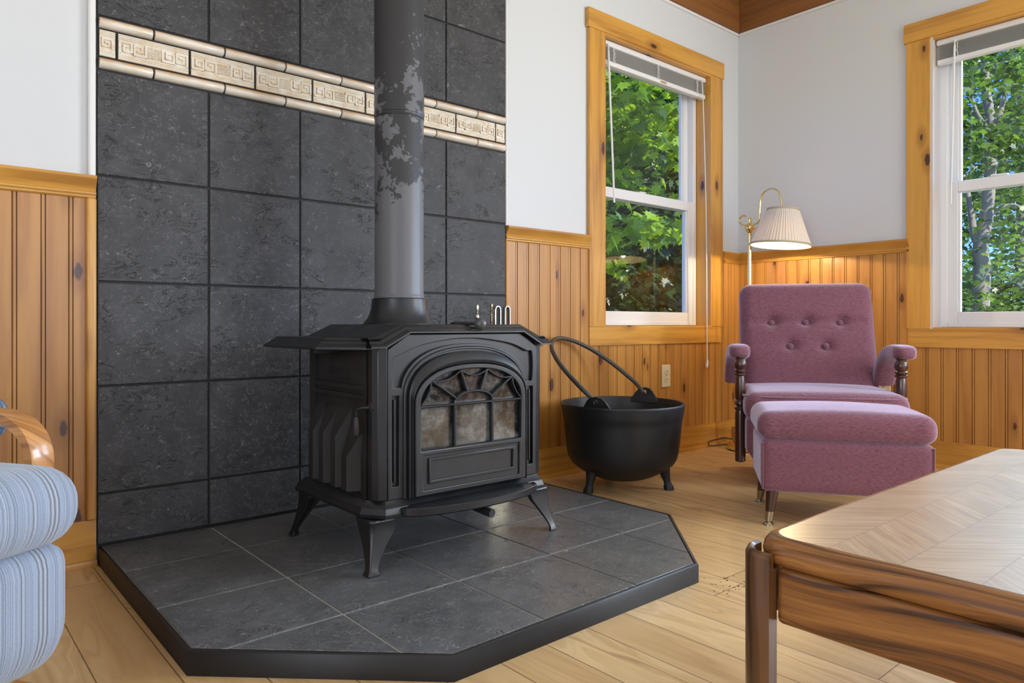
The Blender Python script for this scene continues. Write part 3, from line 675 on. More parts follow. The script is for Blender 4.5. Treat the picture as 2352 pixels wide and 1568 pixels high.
# side panels with tall ribs, raised bands
def sidepanel(sgn):
    mx = lambda p: p if sgn < 0 else (2*SCX - p[0], p[1], p[2])
    X = .922; q = MB()
    q.box(X+.006, .940, 1.662, 2.0, .222, .646)
    q.box(X, X+.008, 1.690 if False else 1.962, 2.0, .222, .646).box(X, X+.008, 1.662, 1.676, .222, .646).box(X, X+.008, 1.676, 1.962, .636, .646).box(X, X+.008, 1.676, 1.962, .222, .232)
    for z0, z1 in ((.512, .524), (.488, .500)): q.box(X-.004, X+.008, 1.672, 1.962, z0, z1)
    ribs = [(1.938, .463), (1.872 + .001, .463), (1.80, .463), (1.735, .415)]; w = .028
    for (yc, zt) in ribs:
        zk = zt - .082
        # wedge rib: slopes out from the panel at its top, then falls straight to the base
        for (xo, ww) in ((X-.026, w),):
            a, b_ = yc-ww/2, yc+ww/2
            a2, b2 = yc-.040, yc+.012
            q.loft([[(X+.008, a2-.012, zt), (X+.008, b2+.012, zt), (X+.0079, b2+.012, zt+.001), (X+.0079, a2-.012, zt+.001)],
                    [(xo, a, zk), (xo, b_, zk), (X+.0085, b_+.022, zk), (X+.0085, a-.022, zk)],
                    [(xo, a, .242), (xo, b_, .242), (X+.0085, b_+.022, .242), (X+.0085, a-.022, .242)],
                    [(X+.004, a, .224), (X+.004, b_, .224), (X+.0085, b_+.018, .224), (X+.0085, a-.018, .224)]])
    q.xf(mx); sp = S('side_panel', q, M['iron_dark'], bevel=.0015, smooth=25)
    if sgn < 0:
        tx = text_mesh('RESOLUTE', .026, .0015, lambda x, y, z: (X+.0065-z, 1.823-x, .548+y)); ty = text_mesh('Acclaim', .024, .0012, lambda x, y, z: (X+.0065-z, 1.800-x, .530+y), shear=.5)
        obj('raised_lettering', join(tx, ty), M['iron_dark'], sp, smooth=0)
sidepanel(-1); sidepanel(1)
# front casting: plate with a door opening plus recessed spandrel and side panels
YF = 1.607
def arch(hw, zs, zt, zb, n=40, cx=SCX, e=2.3, y=None):
    pts = [(cx-hw, zb)]
    for k in range(n+1):
        t = math.pi*(1 - k/n); c, s_ = math.cos(t), math.sin(t)
        pts.append((cx + hw*math.copysign(abs(c)**(2/e), c), zs + (zt-zs)*abs(s_)**(2/e)))
    pts.append((cx+hw, zb)); return pts
toF = lambda y: (lambda a, b_, c: (a, y + c, b_))
outer = [(.9555, .2285), (1.4765, .2285), (1.4765, .621), (1.414, .660), (1.018, .660), (.9555, .621)]
A0 = arch(.2135, .492, .626, .2285)
span = [(.972, .52), (.994, .52)] + [p for p in arch(.2205, .500, .633, .52)[2:-2]] + [(1.438, .52), (1.460, .52), (1.460, .600), (1.438, .607), (1.375, .630), (1.279, .6445), (1.2155, .6475), (1.152, .6445), (1.058, .630), (.993, .607), (.972, .600)]
spn = smoothpath([(x, y, 0) for x, y in span[-11:]], 4); span = span[:-11] + [(p[0], p[1]) for p in spn]
lowL = [(.968, .262), (.989, .262), (.989, .499), (.968, .499)]; lowR = [(2*SCX-x, z) for x, z in lowL]
S('front_casting', curve_mesh([outer, A0, span, lowL, lowR], .010, .0018, toF(YF+.005)), smooth=35)
rec = MB()
for loop in (span, lowL, lowR): pass
S('front_backing', curve_mesh([outer, arch(.200, .492, .612, .2285)], .006, 0, toF(YF+.013)), I, smooth=35)
for x0, x1 in ((.9755, .9815), (2*SCX-.9815, 2*SCX-.9755)): S('panel_fillet', MB().box(x0, x1, YF+.004, YF+.012, .272, .489), bevel=.001)
corner = MB()
for sx in (0, 1):
    pts = [(.922, 1.652), (.9225, 1.632), (.932, 1.617), (.9545, 1.608), (.9545, 1.625), (.945, 1.652)]
    if sx: pts = [(2*SCX-x, y) for x, y in reversed(pts)]
    S('corner_post', MB().prism(pts, .2285, .646), smooth=20, bevel=.002)
# stepped arch moulding that swells out to the door
def arch_loft(levels, n=40):
    q = MB(); rings = []
    for hw, zs, zt, y in levels: rings.append([(x, y, z) for x, z in arch(hw, zs, zt, .2285, n)])
    return q.loft(rings, closed=False, caps=False)
S('arch_molding', arch_loft([(.2136, .492, .626, 1.612), (.2136, .492, .626, 1.604), (.2110, .491, .623, 1.6015), (.2080, .490, .619, 1.6015), (.2065, .489, .617, 1.606), (.2035, .487, .613, 1.606), (.2030, .486, .612, 1.594), (.2010, .485, .610, 1.592),
    (.1995, .480, .600, 1.585), (.1975, .474, .588, 1.579), (.196, .471, .580, 1.583), (.195, .470, .5785, 1.600)]), smooth=30)
# door: frame, kick panel, grille, glass
YD = 1.577
sill = 2*0
doorO = arch(.1945, .470, .577, .2315); hole = arch(.176, .4685, .5635, .350)
kick_hole = [(SCX-.168, .246), (SCX+.168, .246), (SCX+.168, .338), (SCX-.168, .338)]
door = S('door', curve_mesh([doorO, hole, kick_hole], .014, .003, toF(YD+.008)), smooth=35)
obj('kick_panel', join(MB().box(SCX-.172, SCX+.172, YD+.006, YD+.012, .242, .342), curve_mesh([[(SCX-.152, .2615), (SCX+.152, .2615), (SCX+.152, .330), (SCX-.152, .330)], [(SCX-.142, .2705), (SCX+.142, .2705), (SCX+.142, .3215), (SCX-.142, .3215)]], .008, .0022, toF(YD+.004))), I, door, smooth=35)
gl_ = [(x, YD+.018, z) for x, z in arch(.182, .4685, .569, .344)]
obj('fire_glass', MB().add(gl_ + [(x, y+.003, z) for x, y, z in gl_], [tuple(range(len(gl_))), tuple(range(2*len(gl_)-1, len(gl_)-1, -1))]), M['soot'], door, smooth=0)
g_ = MB()
DD = lambda x, z: (SCX + (x-1.2397)*.9813, .685+(z-.685)*.9813)
def bar(p, q_, w=.0075, d0=0.002, d1=.015):
    a, b_ = Vector(p), Vector(q_); t = (b_-a).normalized(); nn = Vector((-t.y, t.x))*(w/2)
    c = [a-nn, b_-nn, b_+nn, a+nn]; c2 = [a-nn*.35, b_-nn*.35, b_+nn*.35, a+nn*.35]
    g_.loft([[(v.x, YD+d1, v.y) for v in c], [(v.x, YD+d0+.003, v.y) for v in c], [(v.x, YD+d0, v.y) for v in c2]])
def poly(pts, **k):
    for a, b_ in zip(pts[:-1], pts[1:]): bar(a, b_, **k)
zsp = .4675; x1_, x2_ = SCX-.0575, SCX+.0655
x1_, x2_ = DD(1.180, 0)[0], DD(1.317, 0)[0]; xm = (x1_+x2_)/2; xm = SCX + (xm-SCX)*.4; x1_, x2_ = xm-.066, xm+.066
bar((SCX-.178, zsp), (SCX+.178, zsp)); bar((x1_, zsp), (x1_, .346)); bar((x2_, zsp), (x2_, .346)); bar((SCX-.178, .3505), (SCX+.178, .3505), .006)
semi = [(xm + .066*math.cos(math.pi*k/14), zsp + .034*math.sin(math.pi*k/14)**.8) for k in range(15)]; poly(semi)
tips = [(SCX-.142, .5365), (SCX-.044, .5605), (SCX+.050, .5605), (SCX+.144, .5365)]
roots = [(xm-.061, .482), (xm-.024, .500), (xm+.024, .500), (xm+.061, .482)]
for a, b_ in zip(roots, tips): bar(a, b_)
def swag(a, b_, sag, w=.006):
    n = 8; pts = []
    for k in range(n+1):
        t = k/n; pts.append((a[0]+(b_[0]-a[0])*t, a[1]+(b_[1]-a[1])*t - sag*4*t*(1-t)))
    poly(pts, w=w)
swag(tips[0], tips[1], .013); swag(tips[1], tips[2], .016); swag(tips[2], tips[3], .013)
ln = [(SCX-.174, .472), (SCX-.158, .490), (SCX-.146, .512), (SCX-.142, .5365)]; poly(ln, w=.006); poly([(SCX*2-x, z) for x, z in ln], w=.006)
obj('grille', g_, I, door, smooth=35)
# door latch handle on the left corner
hd = MB().lathe([(.0, -.004), (.013, -.004), (.013, .003), (.008, .006), (0, .006)], (0, 0, 0), 16).xf(lambda p: (.925 - p[2], 1.640 + p[0], .470 + p[1]))
hd.tube(smoothpath([(.920, 1.640, .470), (.905, 1.652, .469), (.899, 1.667, .462), (.899, 1.671, .448)], 5), .0045, 8)
lh = S('door_handle', hd, M['iron_dark'])
obj('grip', MB().lathe([(.002, .395), (.009, .397), (.0105, .412), (.0085, .440), (.006, .446), (.002, .447)], (.899, 1.671, 0), 14), M['iron_dark'], lh)
# ash lip and its lever
lipo = [(SCX+.005 + .236*math.cos(math.pi*(1+k/28)), 1.592 + .072*math.sin(math.pi*(1+k/28))) for k in range(29)]
lr = lambda d, z: [(SCX+.005+(x-SCX-.005)*(.236-d)/.236, 1.592+(y-1.592)*(.072-d)/.072, z) for x, y in lipo]
S('ash_lip', MB().loft([lr(.004, .186), lr(0, .190), lr(0, .2065), lr(.003, .2090), lr(.007, .2085), lr(.012, .2055), lr(.030, .2125)]), smooth=30)
lv = MB().tube([(1.215, 1.66, .172), (1.225, 1.585, .170)], .005, 8); lever = S('ash_lever', lv, M['iron_dark'])
obj('lever_grip', MB().tube([(1.2235, 1.592, .1705), (1.233, 1.520, .166)], lambda t: .0085+.004*t, 12), M['iron_dark'], lever)
# legs
def leg(sx, sy):
    st = [(.184, .000, .080), (.178, -.003, .083), (.172, 0, .078), (.150, -.001, .068), (.118, -.006, .046), (.088, -.014, .031), (.070, -.020, .025), (.062, -.024, .026), (.056, -.028, .031), (.0503, -.029, .032)]
    ox, oy = (.905, 1.603); rings = []
    for z, o_, w in st:
        x0, y0 = ox+o_*.7, oy+o_*.8; c = w*.12
        r_ = [(x0, y0+c), (x0+c, y0), (x0+w, y0), (x0+w, y0+w*.25), (x0+w*.25, y0+w), (x0, y0+w)]
        rings.append([((x if sx < 0 else 2*SCX-x), (y if sy < 0 else 2*1.826-y), z) for x, y in r_])
    S('leg', MB().loft(rings), smooth=40, bevel=.0015)
for sx in (-1, 1):
    for sy in (-1, 1): leg(sx, sy)
# top: raised hipped lid with moulded front edge
def topline(dx=0, dz=0): return [(.906-dx, .651+dz), (.926-dx*.6, .651+dz), (1.006-dx*.2, .687+dz), (2*SCX-1.006+dx*.2, .687+dz), (2*SCX-.926+dx*.6, .651+dz), (2*SCX-.906+dx, .651+dz)]
bot = [(.898, .625), (.943, .625), (1.016, .6635), (2*SCX-1.016, .6635), (2*SCX-.943, .625), (2*SCX-.898, .625)]
def lerp(a, b_, t): return [(p[0]+(r_[0]-p[0])*t, p[1]+(r_[1]-p[1])*t) for p, r_ in zip(a, b_)]
tl = topline(); lv_ = [(2.030, tl, 0), (1.6235, tl, 0), (1.6215, lerp(tl, bot, .06), 0), (1.613, lerp(tl, bot, .30), 0), (1.6105, lerp(tl, bot, .33), 0), (1.6045, lerp(tl, bot, .58), 0), (1.602, lerp(tl, bot, .62), 0), (1.594, lerp(tl, bot, .80), 0), (1.592, lerp(tl, bot, .86), 0), (1.592, bot, 0), (1.612, [(x, z+.004) for x, z in bot], 0), (1.62, [(x, min(z, .66)) for x, z in bot], 0)]
q = MB().loft([[(x, y, z) for x, z in pl] for y, pl, _ in lv_], closed=False, caps=False)
back = [(x, 2.030, z) for x, z in tl] + [(x, 2.030, .622) for x in (2*SCX-.906, .906)]
q.add(back, [tuple(range(len(back)))]); q.add([(.906, 1.61, .648), (2*SCX-.906, 1.61, .648), (2*SCX-.906, 2.03, .648), (.906, 2.03, .648)], [(0, 1, 2, 3)])
S('lid', q, smooth=22)
# side warming shelves
for sgn in (-1, 1):
    sp = [(.930, 2.085), (.816, 2.085), (.816, 1.735), (.904, 1.628), (.930, 1.628)]
    inn = [(.930, 2.065), (.850, 2.065), (.850, 1.742), (.918, 1.652), (.930, 1.652)]
    mix_ = lambda t, z: [(a[0]+(b_[0]-a[0])*t, a[1]+(b_[1]-a[1])*t, z) for a, b_ in zip(sp, inn)]
    rings = [mix_(.25, .619), mix_(0, .621), mix_(0, .627), mix_(.18, .631), mix_(.45, .637), mix_(.5, .640), mix_(.85, .647), mix_(.9, .6502), mix_(1, .651)]
    rings = [[(x if sgn < 0 else 2*SCX-x, y, z) for x, y, z in r_] for r_ in rings]
    if sgn > 0: rings = [list(reversed(r_)) for r_ in rings]
    sh = S('warming_shelf', MB().loft(rings), smooth=22)
    bk = MB().box(.845, .93, 1.80, 1.83, .606, .620) if sgn < 0 else MB().box(2*SCX-.93, 2*SCX-.845, 1.80, 1.83, .606, .620)
    obj('shelf_bracket', bk, M['iron_dark'], sh, bevel=.003)
# damper knob with its lever at the front edge
kn = S('damper_lever', MB().tube([(1.205, 1.66, .690), (1.222, 1.625, .6905), (1.246, 1.600, .689)], .0045, 8).lathe([(0, .686), (.016, .686), (.017, .690), (.012, .694), (0, .694)], (1.208, 1.655, 0), 16), M['iron_dark'])
ball = MB().lathe([(.0175*math.sin(math.pi*k/14), -.0175*math.cos(math.pi*k/14)) for k in range(15)], (0, 0, 0), 24).lathe([(.0, -.0182), (.0035, -.0182), (.0035, -.010), (0, -.010)], (0, 0, 0), 10, 1)
al_ = Vector((-.35, -1, .0)).to_track_quat('-Z', 'Y').to_matrix()
ball.xf(lambda p: (al_ @ Vector(p)) + Vector((1.2465, 1.590, .6875))); 
def _ball():
    g = G('worn_gray_knob'); g.set(col=(.085, .085, .088), rough=.38, metal=.3); return g.mat
obj('knob', ball, [_ball(), M['slot']], kn)
# flue collar
PX, PY = 1.2055, 1.958
S('flue_collar', MB().lathe([(.060, .560), (.100, .560), (.112, .600), (.114, .680), (.1145, .689), (.108, .696), (.100, .706), (.093, .722), (.0885, .742), (.0865, .762), (.0865, .767), (.078, .768), (.05, .768)], (PX, PY, 0), 56), smooth=35)

# ------------------------------------------------------------------ stove pipe
pp = thing('stove_pipe', 'tall round stove pipe with peeling gray-black paint rising from the stove top', 'stove pipe', (PX, PY, .768))
obj('lower_section', MB().lathe([(.060, .769), (.0795, .769), (.0800, .771), (.0800, .776), (.0785, .778), (.0785, .784), (.0776, .787), (.0776, 1.350), (.06, 1.350)], (PX, PY, 0), 64), M['pipe'], pp)
obj('upper_section', MB().lathe([(.060, 1.3505), (.0795, 1.3505), (.0798, 1.353), (.0795, 1.358), (.0790, 1.362), (.0790, 2.739), (.06, 2.739)], (PX, PY, 0), 64), M['pipe'], pp)
obj('draw_band', MB().lathe([(.0776, 1.338), (.0786, 1.339), (.0786, 1.344), (.0776, 1.345)], (PX, PY, 0), 64), M['iron_dark'], pp)

# ------------------------------------------------------------------ fireplace tools behind the stove
def wp(px, py, y):
    u = (px-1176)/1631; d = (FW[0]+RT[0]*u, FW[1]+RT[1]*u); t = y/d[1]; return (d[0]*t, y, .685+(746-py)/1631*t)
YT = 2.240
def twist(q, x, y, z0, z1, r):
    n = 40; q.tube([(x+r*.6*math.cos(k*1.2), y+r*.6*math.sin(k*1.2), z0+(z1-z0)*k/n) for k in range(n+1)], r*.75, 6); q.tube([(x-r*.6*math.cos(k*1.2), y-r*.6*math.sin(k*1.2), z0+(z1-z0)*k/n) for k in range(n+1)], r*.75, 6)
def finial(x, y, z): return [(.001, z-.026), (.0040, z-.026), (.0045, z-.020), (.0055, z-.014), (.0062, z-.008), (.0050, z-.002), (.001, z)]
x, _, z = wp(1129, 697, YT)
ts = thing('fireplace_tool_stand', 'metal fireplace tool stand behind the stove with a beaded twisted center post', 'tool stand', (x, YT, .05))
TX, TZ = x, z
obj('base', MB().lathe([(0, .0503), (.062, .0503), (.062, .058), (.055, .066), (.025, .072), (.012, .085), (0, .085)], (x, YT, 0), 32), M['dark_brass'], ts)
q = MB().tube([(x, YT, .08), (x, YT, z-.10)], .006, 10); twist(q, x, YT, z-.10, z-.028, .005)
for k in range(3): q.lathe([(.002, z-.04-.022*k), (.007, z-.043-.022*k), (.007, z-.047-.022*k), (.002, z-.05-.022*k)], (x, YT, 0), 12)
q.lathe(finial(x, YT, z), (x, YT, 0), 14); obj('post', q, M['dark_brass'], ts)
YK = 2.13; x, _, z = wp(1096, 699, YK)
pk = thing('fireplace_poker', 'fireplace poker with a turned nickel handle rising behind the gray damper knob', 'poker', (x, YK, .06))
q = MB().tube([(x, YK, .0505), (x, YK, z-.075)], .005, 8).tube(smoothpath([(x, YK, .14), (x+.02, YK, .125), (x+.03, YK, .15)], 4), .0045, 8); obj('shaft', q, M['dark_brass'], pk)
obj('handle', MB().lathe([(.002, z-.078), (.007, z-.076), (.011, z-.066), (.006, z-.058), (.009, z-.052), (.0095, z-.046), (.005, z-.036), (.0075, z-.033), (.0045, z-.028), (.006, z-.022), (.0068, z-.010), (.005, z-.002), (.001, z)], (x, YK, 0), 16), M['nickel'], pk)
def looped(name, label, cat, px, y, endfn, partname):
    x, _, z = wp(px, 703, y)
    t = thing(name, label, cat, (x, y, .06)); w = .0125
    pts = [(x-w*.7, y, z-.14), (x-w, y, z-.09), (x-w, y, z-.016)] + [(x-w*math.cos(math.pi*k/10), y, z-.016+.016*math.sin(math.pi*k/10)) for k in range(1, 10)] + [(x+w, y, z-.016), (x+w, y, z-.09), (x+w*.7, y, z-.14)]
    obj('loop_handle', MB().sweep(pts, [(-.009, -.0015), (.009, -.0015), (.009, .0015), (-.009, .0015)], (0, 1, 0)), M['nickel'], t, smooth=30)
    obj('shaft', MB().tube([(x, y, .20), (x, y, z-.135)], .0055, 8).box(x-w, x+w, y-.004, y+.004, z-.148, z-.132), M['dark_brass'], t)
    obj(partname, endfn(x, y), M['dark_brass'] if partname == 'shovel_pan' else M['slot'], t, smooth=30)
looped('fireplace_shovel', 'fireplace shovel whose narrow nickel loop handle stands beside the twisted stand post', 'shovel', 1141, 2.085, lambda x, y: MB().loft([[(x-.03, y-.004, .20), (x+.03, y-.004, .20), (x+.03, y-.001, .20), (x-.03, y-.001, .20)], [(x-.045, y-.022, .0505), (x+.045, y-.022, .0505), (x+.045, y-.019, .0505), (x-.045, y-.019, .0505)]]), 'shovel_pan')
looped('fireplace_brush', 'fireplace brush whose nickel loop handle overlaps the edge of the pine wainscot', 'brush', 1163, 2.15, lambda x, y: MB().lathe([(.002, .215), (.015, .205), (.017, .17), (.024, .0505), (.002, .0505)], (x, y, 0), 20), 'bristles')

# ------------------------------------------------------------------ cauldron
CX, CY = 2.313, 1.978
pot = thing('cauldron', 'large black cast-iron cauldron with a tall bail handle on the floor under the window', 'cauldron', (CX, CY, 0))
prof = [(0, .030), (.05, .033), (.10, .043), (.145, .059), (.18, .077), (.203, .092), (.2135, .102), (.2190, .1045), (.2285, .117), (.2372, .136), (.2425, .160), (.2475, .20), (.254, .27), (.2570, .294), (.2600, .300), (.2632, .318), (.2680, .350), (.2687, .356), (.2660, .359), (.2610, .358), (.2560, .345), (.2500, .29), (.2380, .15), (.2200, .105), (.17, .075), (.08, .048), (0, .045)]
prof = [(r_*.966, z) for r_, z in prof]
body = obj('bowl', MB().lathe(prof, (CX, CY, 0), 72), M['pot'], pot, smooth=50)
er = Vector((RT[0]*.534 + FW[0]*.845, RT[1]*.534 + FW[1]*.845, 0)).normalized(); tang = Vector((-er.y, er.x, 0))
C0 = Vector((CX, CY, 0))
for s_ in (-1, 1):
    ol = [(-.066, .335), (.066, .335), (.064, .352), (.052, .366), (.040, .384), (.024, .398), (0, .403), (-.024, .398), (-.040, .384), (-.052, .366), (-.064, .352)]
    hl = [(.009*math.cos(2*math.pi*k/12), .382+.009*math.sin(2*math.pi*k/12)) for k in range(12)]
    def bendit(a, z, c, s_=s_):
        rr = .2525 + c + (z-.35)*.10; an = a/.2525; d = er*s_*math.cos(an) + tang*math.sin(an)
        return tuple(C0 + d*rr + Vector((0, 0, z)))
    obj('ear', curve_mesh([ol, hl], .011, .002, bendit), M['pot'], pot, smooth=45)
pd = Vector((RT[0]*-.845 + FW[0]*.534, RT[1]*-.845 + FW[1]*.534, 0)).normalized(); ph = R(39); dr = pd*math.cos(ph) + Vector((0, 0, math.sin(ph)))
hz = Vector((0, 0, .383)); path = []
for k in range(49):
    t = math.pi*k/48; path.append(C0 + hz + er*(.259*math.cos(t)) + dr*(.385*math.sin(t)**.72))
for s_ in (1, -1):
    e_ = C0 + hz + er*s_*.259
    hook = [e_ - er*s_*.022 - Vector((0, 0, .006)), e_ - er*s_*.010 - Vector((0, 0, .003))]
    path = (hook + path[1:]) if s_ > 0 else (path[:-1] + list(reversed(hook)))
obj('bail_handle', MB().tube(smoothpath(path[::2] + [path[-1]], 3), .0096, 12), iron('worn_handle_iron', (.045, .040, .034), .5, 120), pot)
for k, (x, y) in enumerate(((2.147, 1.992), (2.410, 1.831), (2.416, 2.151))):
    d = Vector((x-CX, y-CY, 0)).normalized(); tp_ = C0 + d*.172; bt = C0 + d*.192
    rings = []
    for z, f, r_ in ((.105, 0, .026), (.080, .12, .0235), (.052, .4, .0180), (.034, .7, .0148), (.025, .85, .0160), (.013, 1.0, .0205), (.000, 1.1, .0205)):
        c = tp_ + (bt-tp_)*f; rings.append([(c.x+r_*math.cos(2*math.pi*j/14), c.y+r_*math.sin(2*math.pi*j/14), z) for j in range(14)])
    obj('foot', MB().loft(rings), M['pot'], pot, smooth=60)
# ------------------------------------------------------------------ recliner
TH = R(-53.6)
rc = thing('recliner', 'mauve upholstered recliner with button-tufted back and turned dark wood arm posts', 'recliner', (2.942, 1.428, 0), TH)
L = lambda nm, q, m, par=rc, **k: obj(nm, q, m, par, world=False, **k)
def gauss(x, y, s): return math.exp(-(x*x+y*y)/(2*s*s))
BTN = [(-.158, .115), (-.006, .115), (.148, .115), (-.082, -.005), (.076, -.005)]
BTN = [(-.158, .680), (-.006, .680), (.148, .680), (-.080, .566), (.076, .566)]
tilt = R(17)
def back_pt(p):
    """local slab coords: x across, y thickness (front -), z up from the pivot"""
    x, y, z = p
    hz = z + .29                      # 0..0.58 above the pivot
    wide = 1.0
    if y < 0:
        y -= .022*(1-(x/.33)**2)*(1-((z)/.32)**4)            # crowned front
        for bx, bz in BTN:
            lz = (bz - .325)/math.cos(tilt) - .29
            y += .026*gauss(x-bx, z-lz, .021) + .008*gauss((x-bx), (z-lz)*2.2, .055)
        zr = (.680-.325)/math.cos(tilt) - .29
        y += .011*math.exp(-((z-zr)/.016)**2)*(1 if abs(x) < .26 else .3)
        y += .006*math.exp(-((x-.09)/.05)**2 - ((z-zr+.035)/.010)**2)
    x *= wide
    yy, zz = y, hz
    return (x, yy*math.cos(tilt) + zz*math.sin(tilt), -yy*math.sin(tilt) + zz*math.cos(tilt))
bk = L('backrest', MB().rbox((.014, .34, .325), (.302, .065, .29), .058, (64, 12, 60), back_pt), M['mauve'], smooth=60)
for bx, bz in BTN:
    lz = (bz - .325)/math.cos(tilt) - .29; p = back_pt((bx, -.070, lz)); out = .006 if (bx, bz) != BTN[4] else .014
    c = Vector(p) + Vector((.014, .34, .325)) + Vector((0, -out*.9, out*.2))
    q = MB().lathe([(0, -.009), (.008, -.008), (.013, -.004), (.0145, .001), (.012, .006), (.005, .010), (0, .0105)], (0, 0, 0), 20)
    rm = Matrix.Rotation(R(90)-tilt*.5, 3, 'X'); q.xf(lambda v: rm @ Vector(v) + c); L('button', q, M['mauve'], bk, smooth=80)
seat_fn = lambda p: (p[0], p[1] + (.0 if p[1] > 0 else -.012*(1-(p[0]/.34)**2)), p[2] + (.018*(1-(p[0]/.34)**2)*(1-(p[1]/.30)**2) if p[2] > 0 else 0))
sc_ = L('seat_cushion', MB().rbox((0, .13, .343), (.315, .275, .062), .05, 40, seat_fn), M['mauve'], smooth=60)
def welt(rx, ry, z, cx, cy, r=.006, n=48, rad=.05):
    pts = []
    for k in range(n+1):
        t = 2*math.pi*k/n; c, s_ = math.cos(t), math.sin(t)
        pts.append((cx + rx*math.copysign(abs(c)**.25, c), cy + ry*math.copysign(abs(s_)**.25, s_), z))
    return MB().tube(pts, r, 8, caps=False)
L('piping', welt(.313, .274, .386, 0, .13, .0055), M['mauve'], sc_, smooth=80)
L('front_panel', MB().rbox((0, .15, .208), (.306, .268, .098), .03, 24, lambda p: (p[0]*(1-.06*(p[2] < -.05)), p[1], p[2])), M['mauve'], smooth=60)
for s_ in (-1, 1):
    path = smoothpath([(s_*.325, -.030, .568), (s_*.325, .05, .571), (s_*.325, .15, .563), (s_*.325, .235, .525), (s_*.325, .280, .475), (s_*.325, .312, .432)], 6)
    w, h = .045, .030
    pr = [(w*math.copysign(abs(math.cos(2*math.pi*k/20))**.6, math.cos(2*math.pi*k/20)), h*math.copysign(abs(math.sin(2*math.pi*k/20))**.6, math.sin(2*math.pi*k/20))) for k in range(20)]
    q = MB(); P_ = [Vector(p) for p in path]; rings = []
    for i, p in enumerate(P_):
        t = (P_[min(i+1, len(P_)-1)]-P_[max(i-1, 0)]).normalized(); sv = Vector((1, 0, 0)); nn = t.cross(sv) if False else sv.cross(t)
        g0 = .55 if i == 0 else (.85 if i == 1 else (.97 if i == 2 else 1.0)); fat = 1.0 + .25*(i/len(P_))
        off = t*(-.010 if i == 0 else 0)
        rings.append([p + off + sv*a*g0 + nn*b_*g0*fat for a, b_ in pr])
    L('arm_pad', q.loft(rings), M['mauve'], smooth=70)
    pz = [(.012, .095), (.0215, .100), (.0225, .16), (.0215, .30), (.019, .318), (.024, .324), (.024, .332), (.017, .338), (.024, .346), (.024, .353), (.017, .362), (.0215, .372), (.0225, .41), (.0195, .455), (.0170, .466), (.0245, .471), (.0245, .477), (.018, .481), (.0245, .486), (.0245, .492), (.0195, .496), (.0255, .508), (.026, .520), (.0205, .535), (.0165, .541), (.022, .545), (.022, .550), (.01, .551)]
    L('arm_post', MB().lathe(pz, (s_*.316-.008, -.012, 0), 24), M['mahog'], smooth=40)
    L('side_rail', MB().box(s_*.319-.012, s_*.319+.012, .0, .40, .13, .19), M['mahog'], bevel=.004)
ped = L('swivel_base', MB().lathe([(.0, .0), (.20, .0), (.205, .010), (.195, .020), (.07, .030), (.045, .045), (.045, .112), (0, .112)], (0, .17, 0), 36), M['mahog'])

# ------------------------------------------------------------------ ottoman
ot = thing('ottoman', 'mauve upholstered ottoman on tapered wooden legs in front of the matching recliner', 'ottoman', (2.531, 1.172, 0), TH - R(1.5))
O = lambda nm, q, m, par=ot, **k: obj(nm, q, m, par, world=False, **k)
def cush(p):
    x, y, z = p
    if z > 0: z += .020*(1-(x/.28)**2)*(1-(y/.21)**2)
    if z < -.03: x *= .985; y *= .985
    return (x, y, z)
oc = O('cushion', MB().rbox((0, 0, .337), (.280, .190, .050), .042, 40, cush), M['mauve'], smooth=60)
O('body', MB().rbox((0, 0, .205), (.268, .186, .090), .022, 26), M['mauve'], smooth=60)
for sx in (-1, 1):
    for sy in (-1, 1): O('corner_welt', MB().tube([(sx*.2625, sy*.1805, .125), (sx*.2625, sy*.1805, .285)], .0038, 8), M['mauve'], smooth=80)
for sx in (-1, 1):
    for sy in (-1, 1):
        x, y = sx*.228, sy*.152; tpx, tpy = x, y; bx, by = x+sx*.016, y+sy*.016
        def leg_ring(z, r_):
            f = 1 - z/.125; c = (tpx+(bx-tpx)*f, tpy+(by-tpy)*f); return [(c[0]+r_*math.cos(2*math.pi*k/18), c[1]+r_*math.sin(2*math.pi*k/18), z) for k in range(18)]
        lg = O('leg', MB().loft([leg_ring(.125, .0225), leg_ring(.046, .0150)]), M['mahog'], smooth=60)
        O('brass_ferrule', MB().loft([leg_ring(.0465, .0158), leg_ring(.016, .0125), leg_ring(.0155, .008), leg_ring(.010, .007), leg_ring(.0095, .0125), leg_ring(.004, .0175), leg_ring(.000, .0175)]), M['dark_brass'], lg, smooth=35)

# ------------------------------------------------------------------ floor lamp
LX, LY = 3.531, 2.109
fl_ = thing('floor_lamp', 'brass floor lamp with curved arm and pleated cream shade, in the corner behind the recliner', 'floor lamp', (LX, LY, 0))
obj('base', MB().lathe([(0, .006), (.119, .006), (.122, .012), (.122, .024), (.116, .031), (.104, .033), (.100, .036), (.05, .041), (.022, .046), (.015, .058), (0, .058)], (LX, LY, 0), 48), M['brass'], fl_)
obj('base_pad', MB().lathe([(0, 0), (.117, 0), (.117, .0065), (0, .0065)], (LX, LY, 0), 40), M['slot'], fl_)
obj('pole', MB().lathe([(.010, .05), (.0135, .052), (.0135, .060), (.0112, .064), (.0112, 1.178), (.0135, 1.180), (.0135, 1.186), (.0115, 1.188), (.016, 1.197), (.0235, 1.207), (.0255, 1.216), (.0240, 1.226), (.016, 1.236), (.0095, 1.242), (.0085, 1.262), (.0095, 1.268), (.006, 1.273), (0, 1.274)], (LX, LY, 0), 28), M['brass'], fl_)
obj('switch_knob', MB().tube([(LX-.005, LY-.024, 1.214), (LX-.010, LY-.042, 1.214)], .005, 10), M['brass'], fl_)
AX, AY = -.052/.225, -.219/.225
def lp(cx, cy):
    s_ = ((1640+cx/5.6)-1722.5)/(1795.5-1722.5)*.225; zc = 3.9 - .2*s_/.225; return (LX+AX*s_, LY+AY*s_, .685+(746-(400+cy/5.6))*zc/1631)
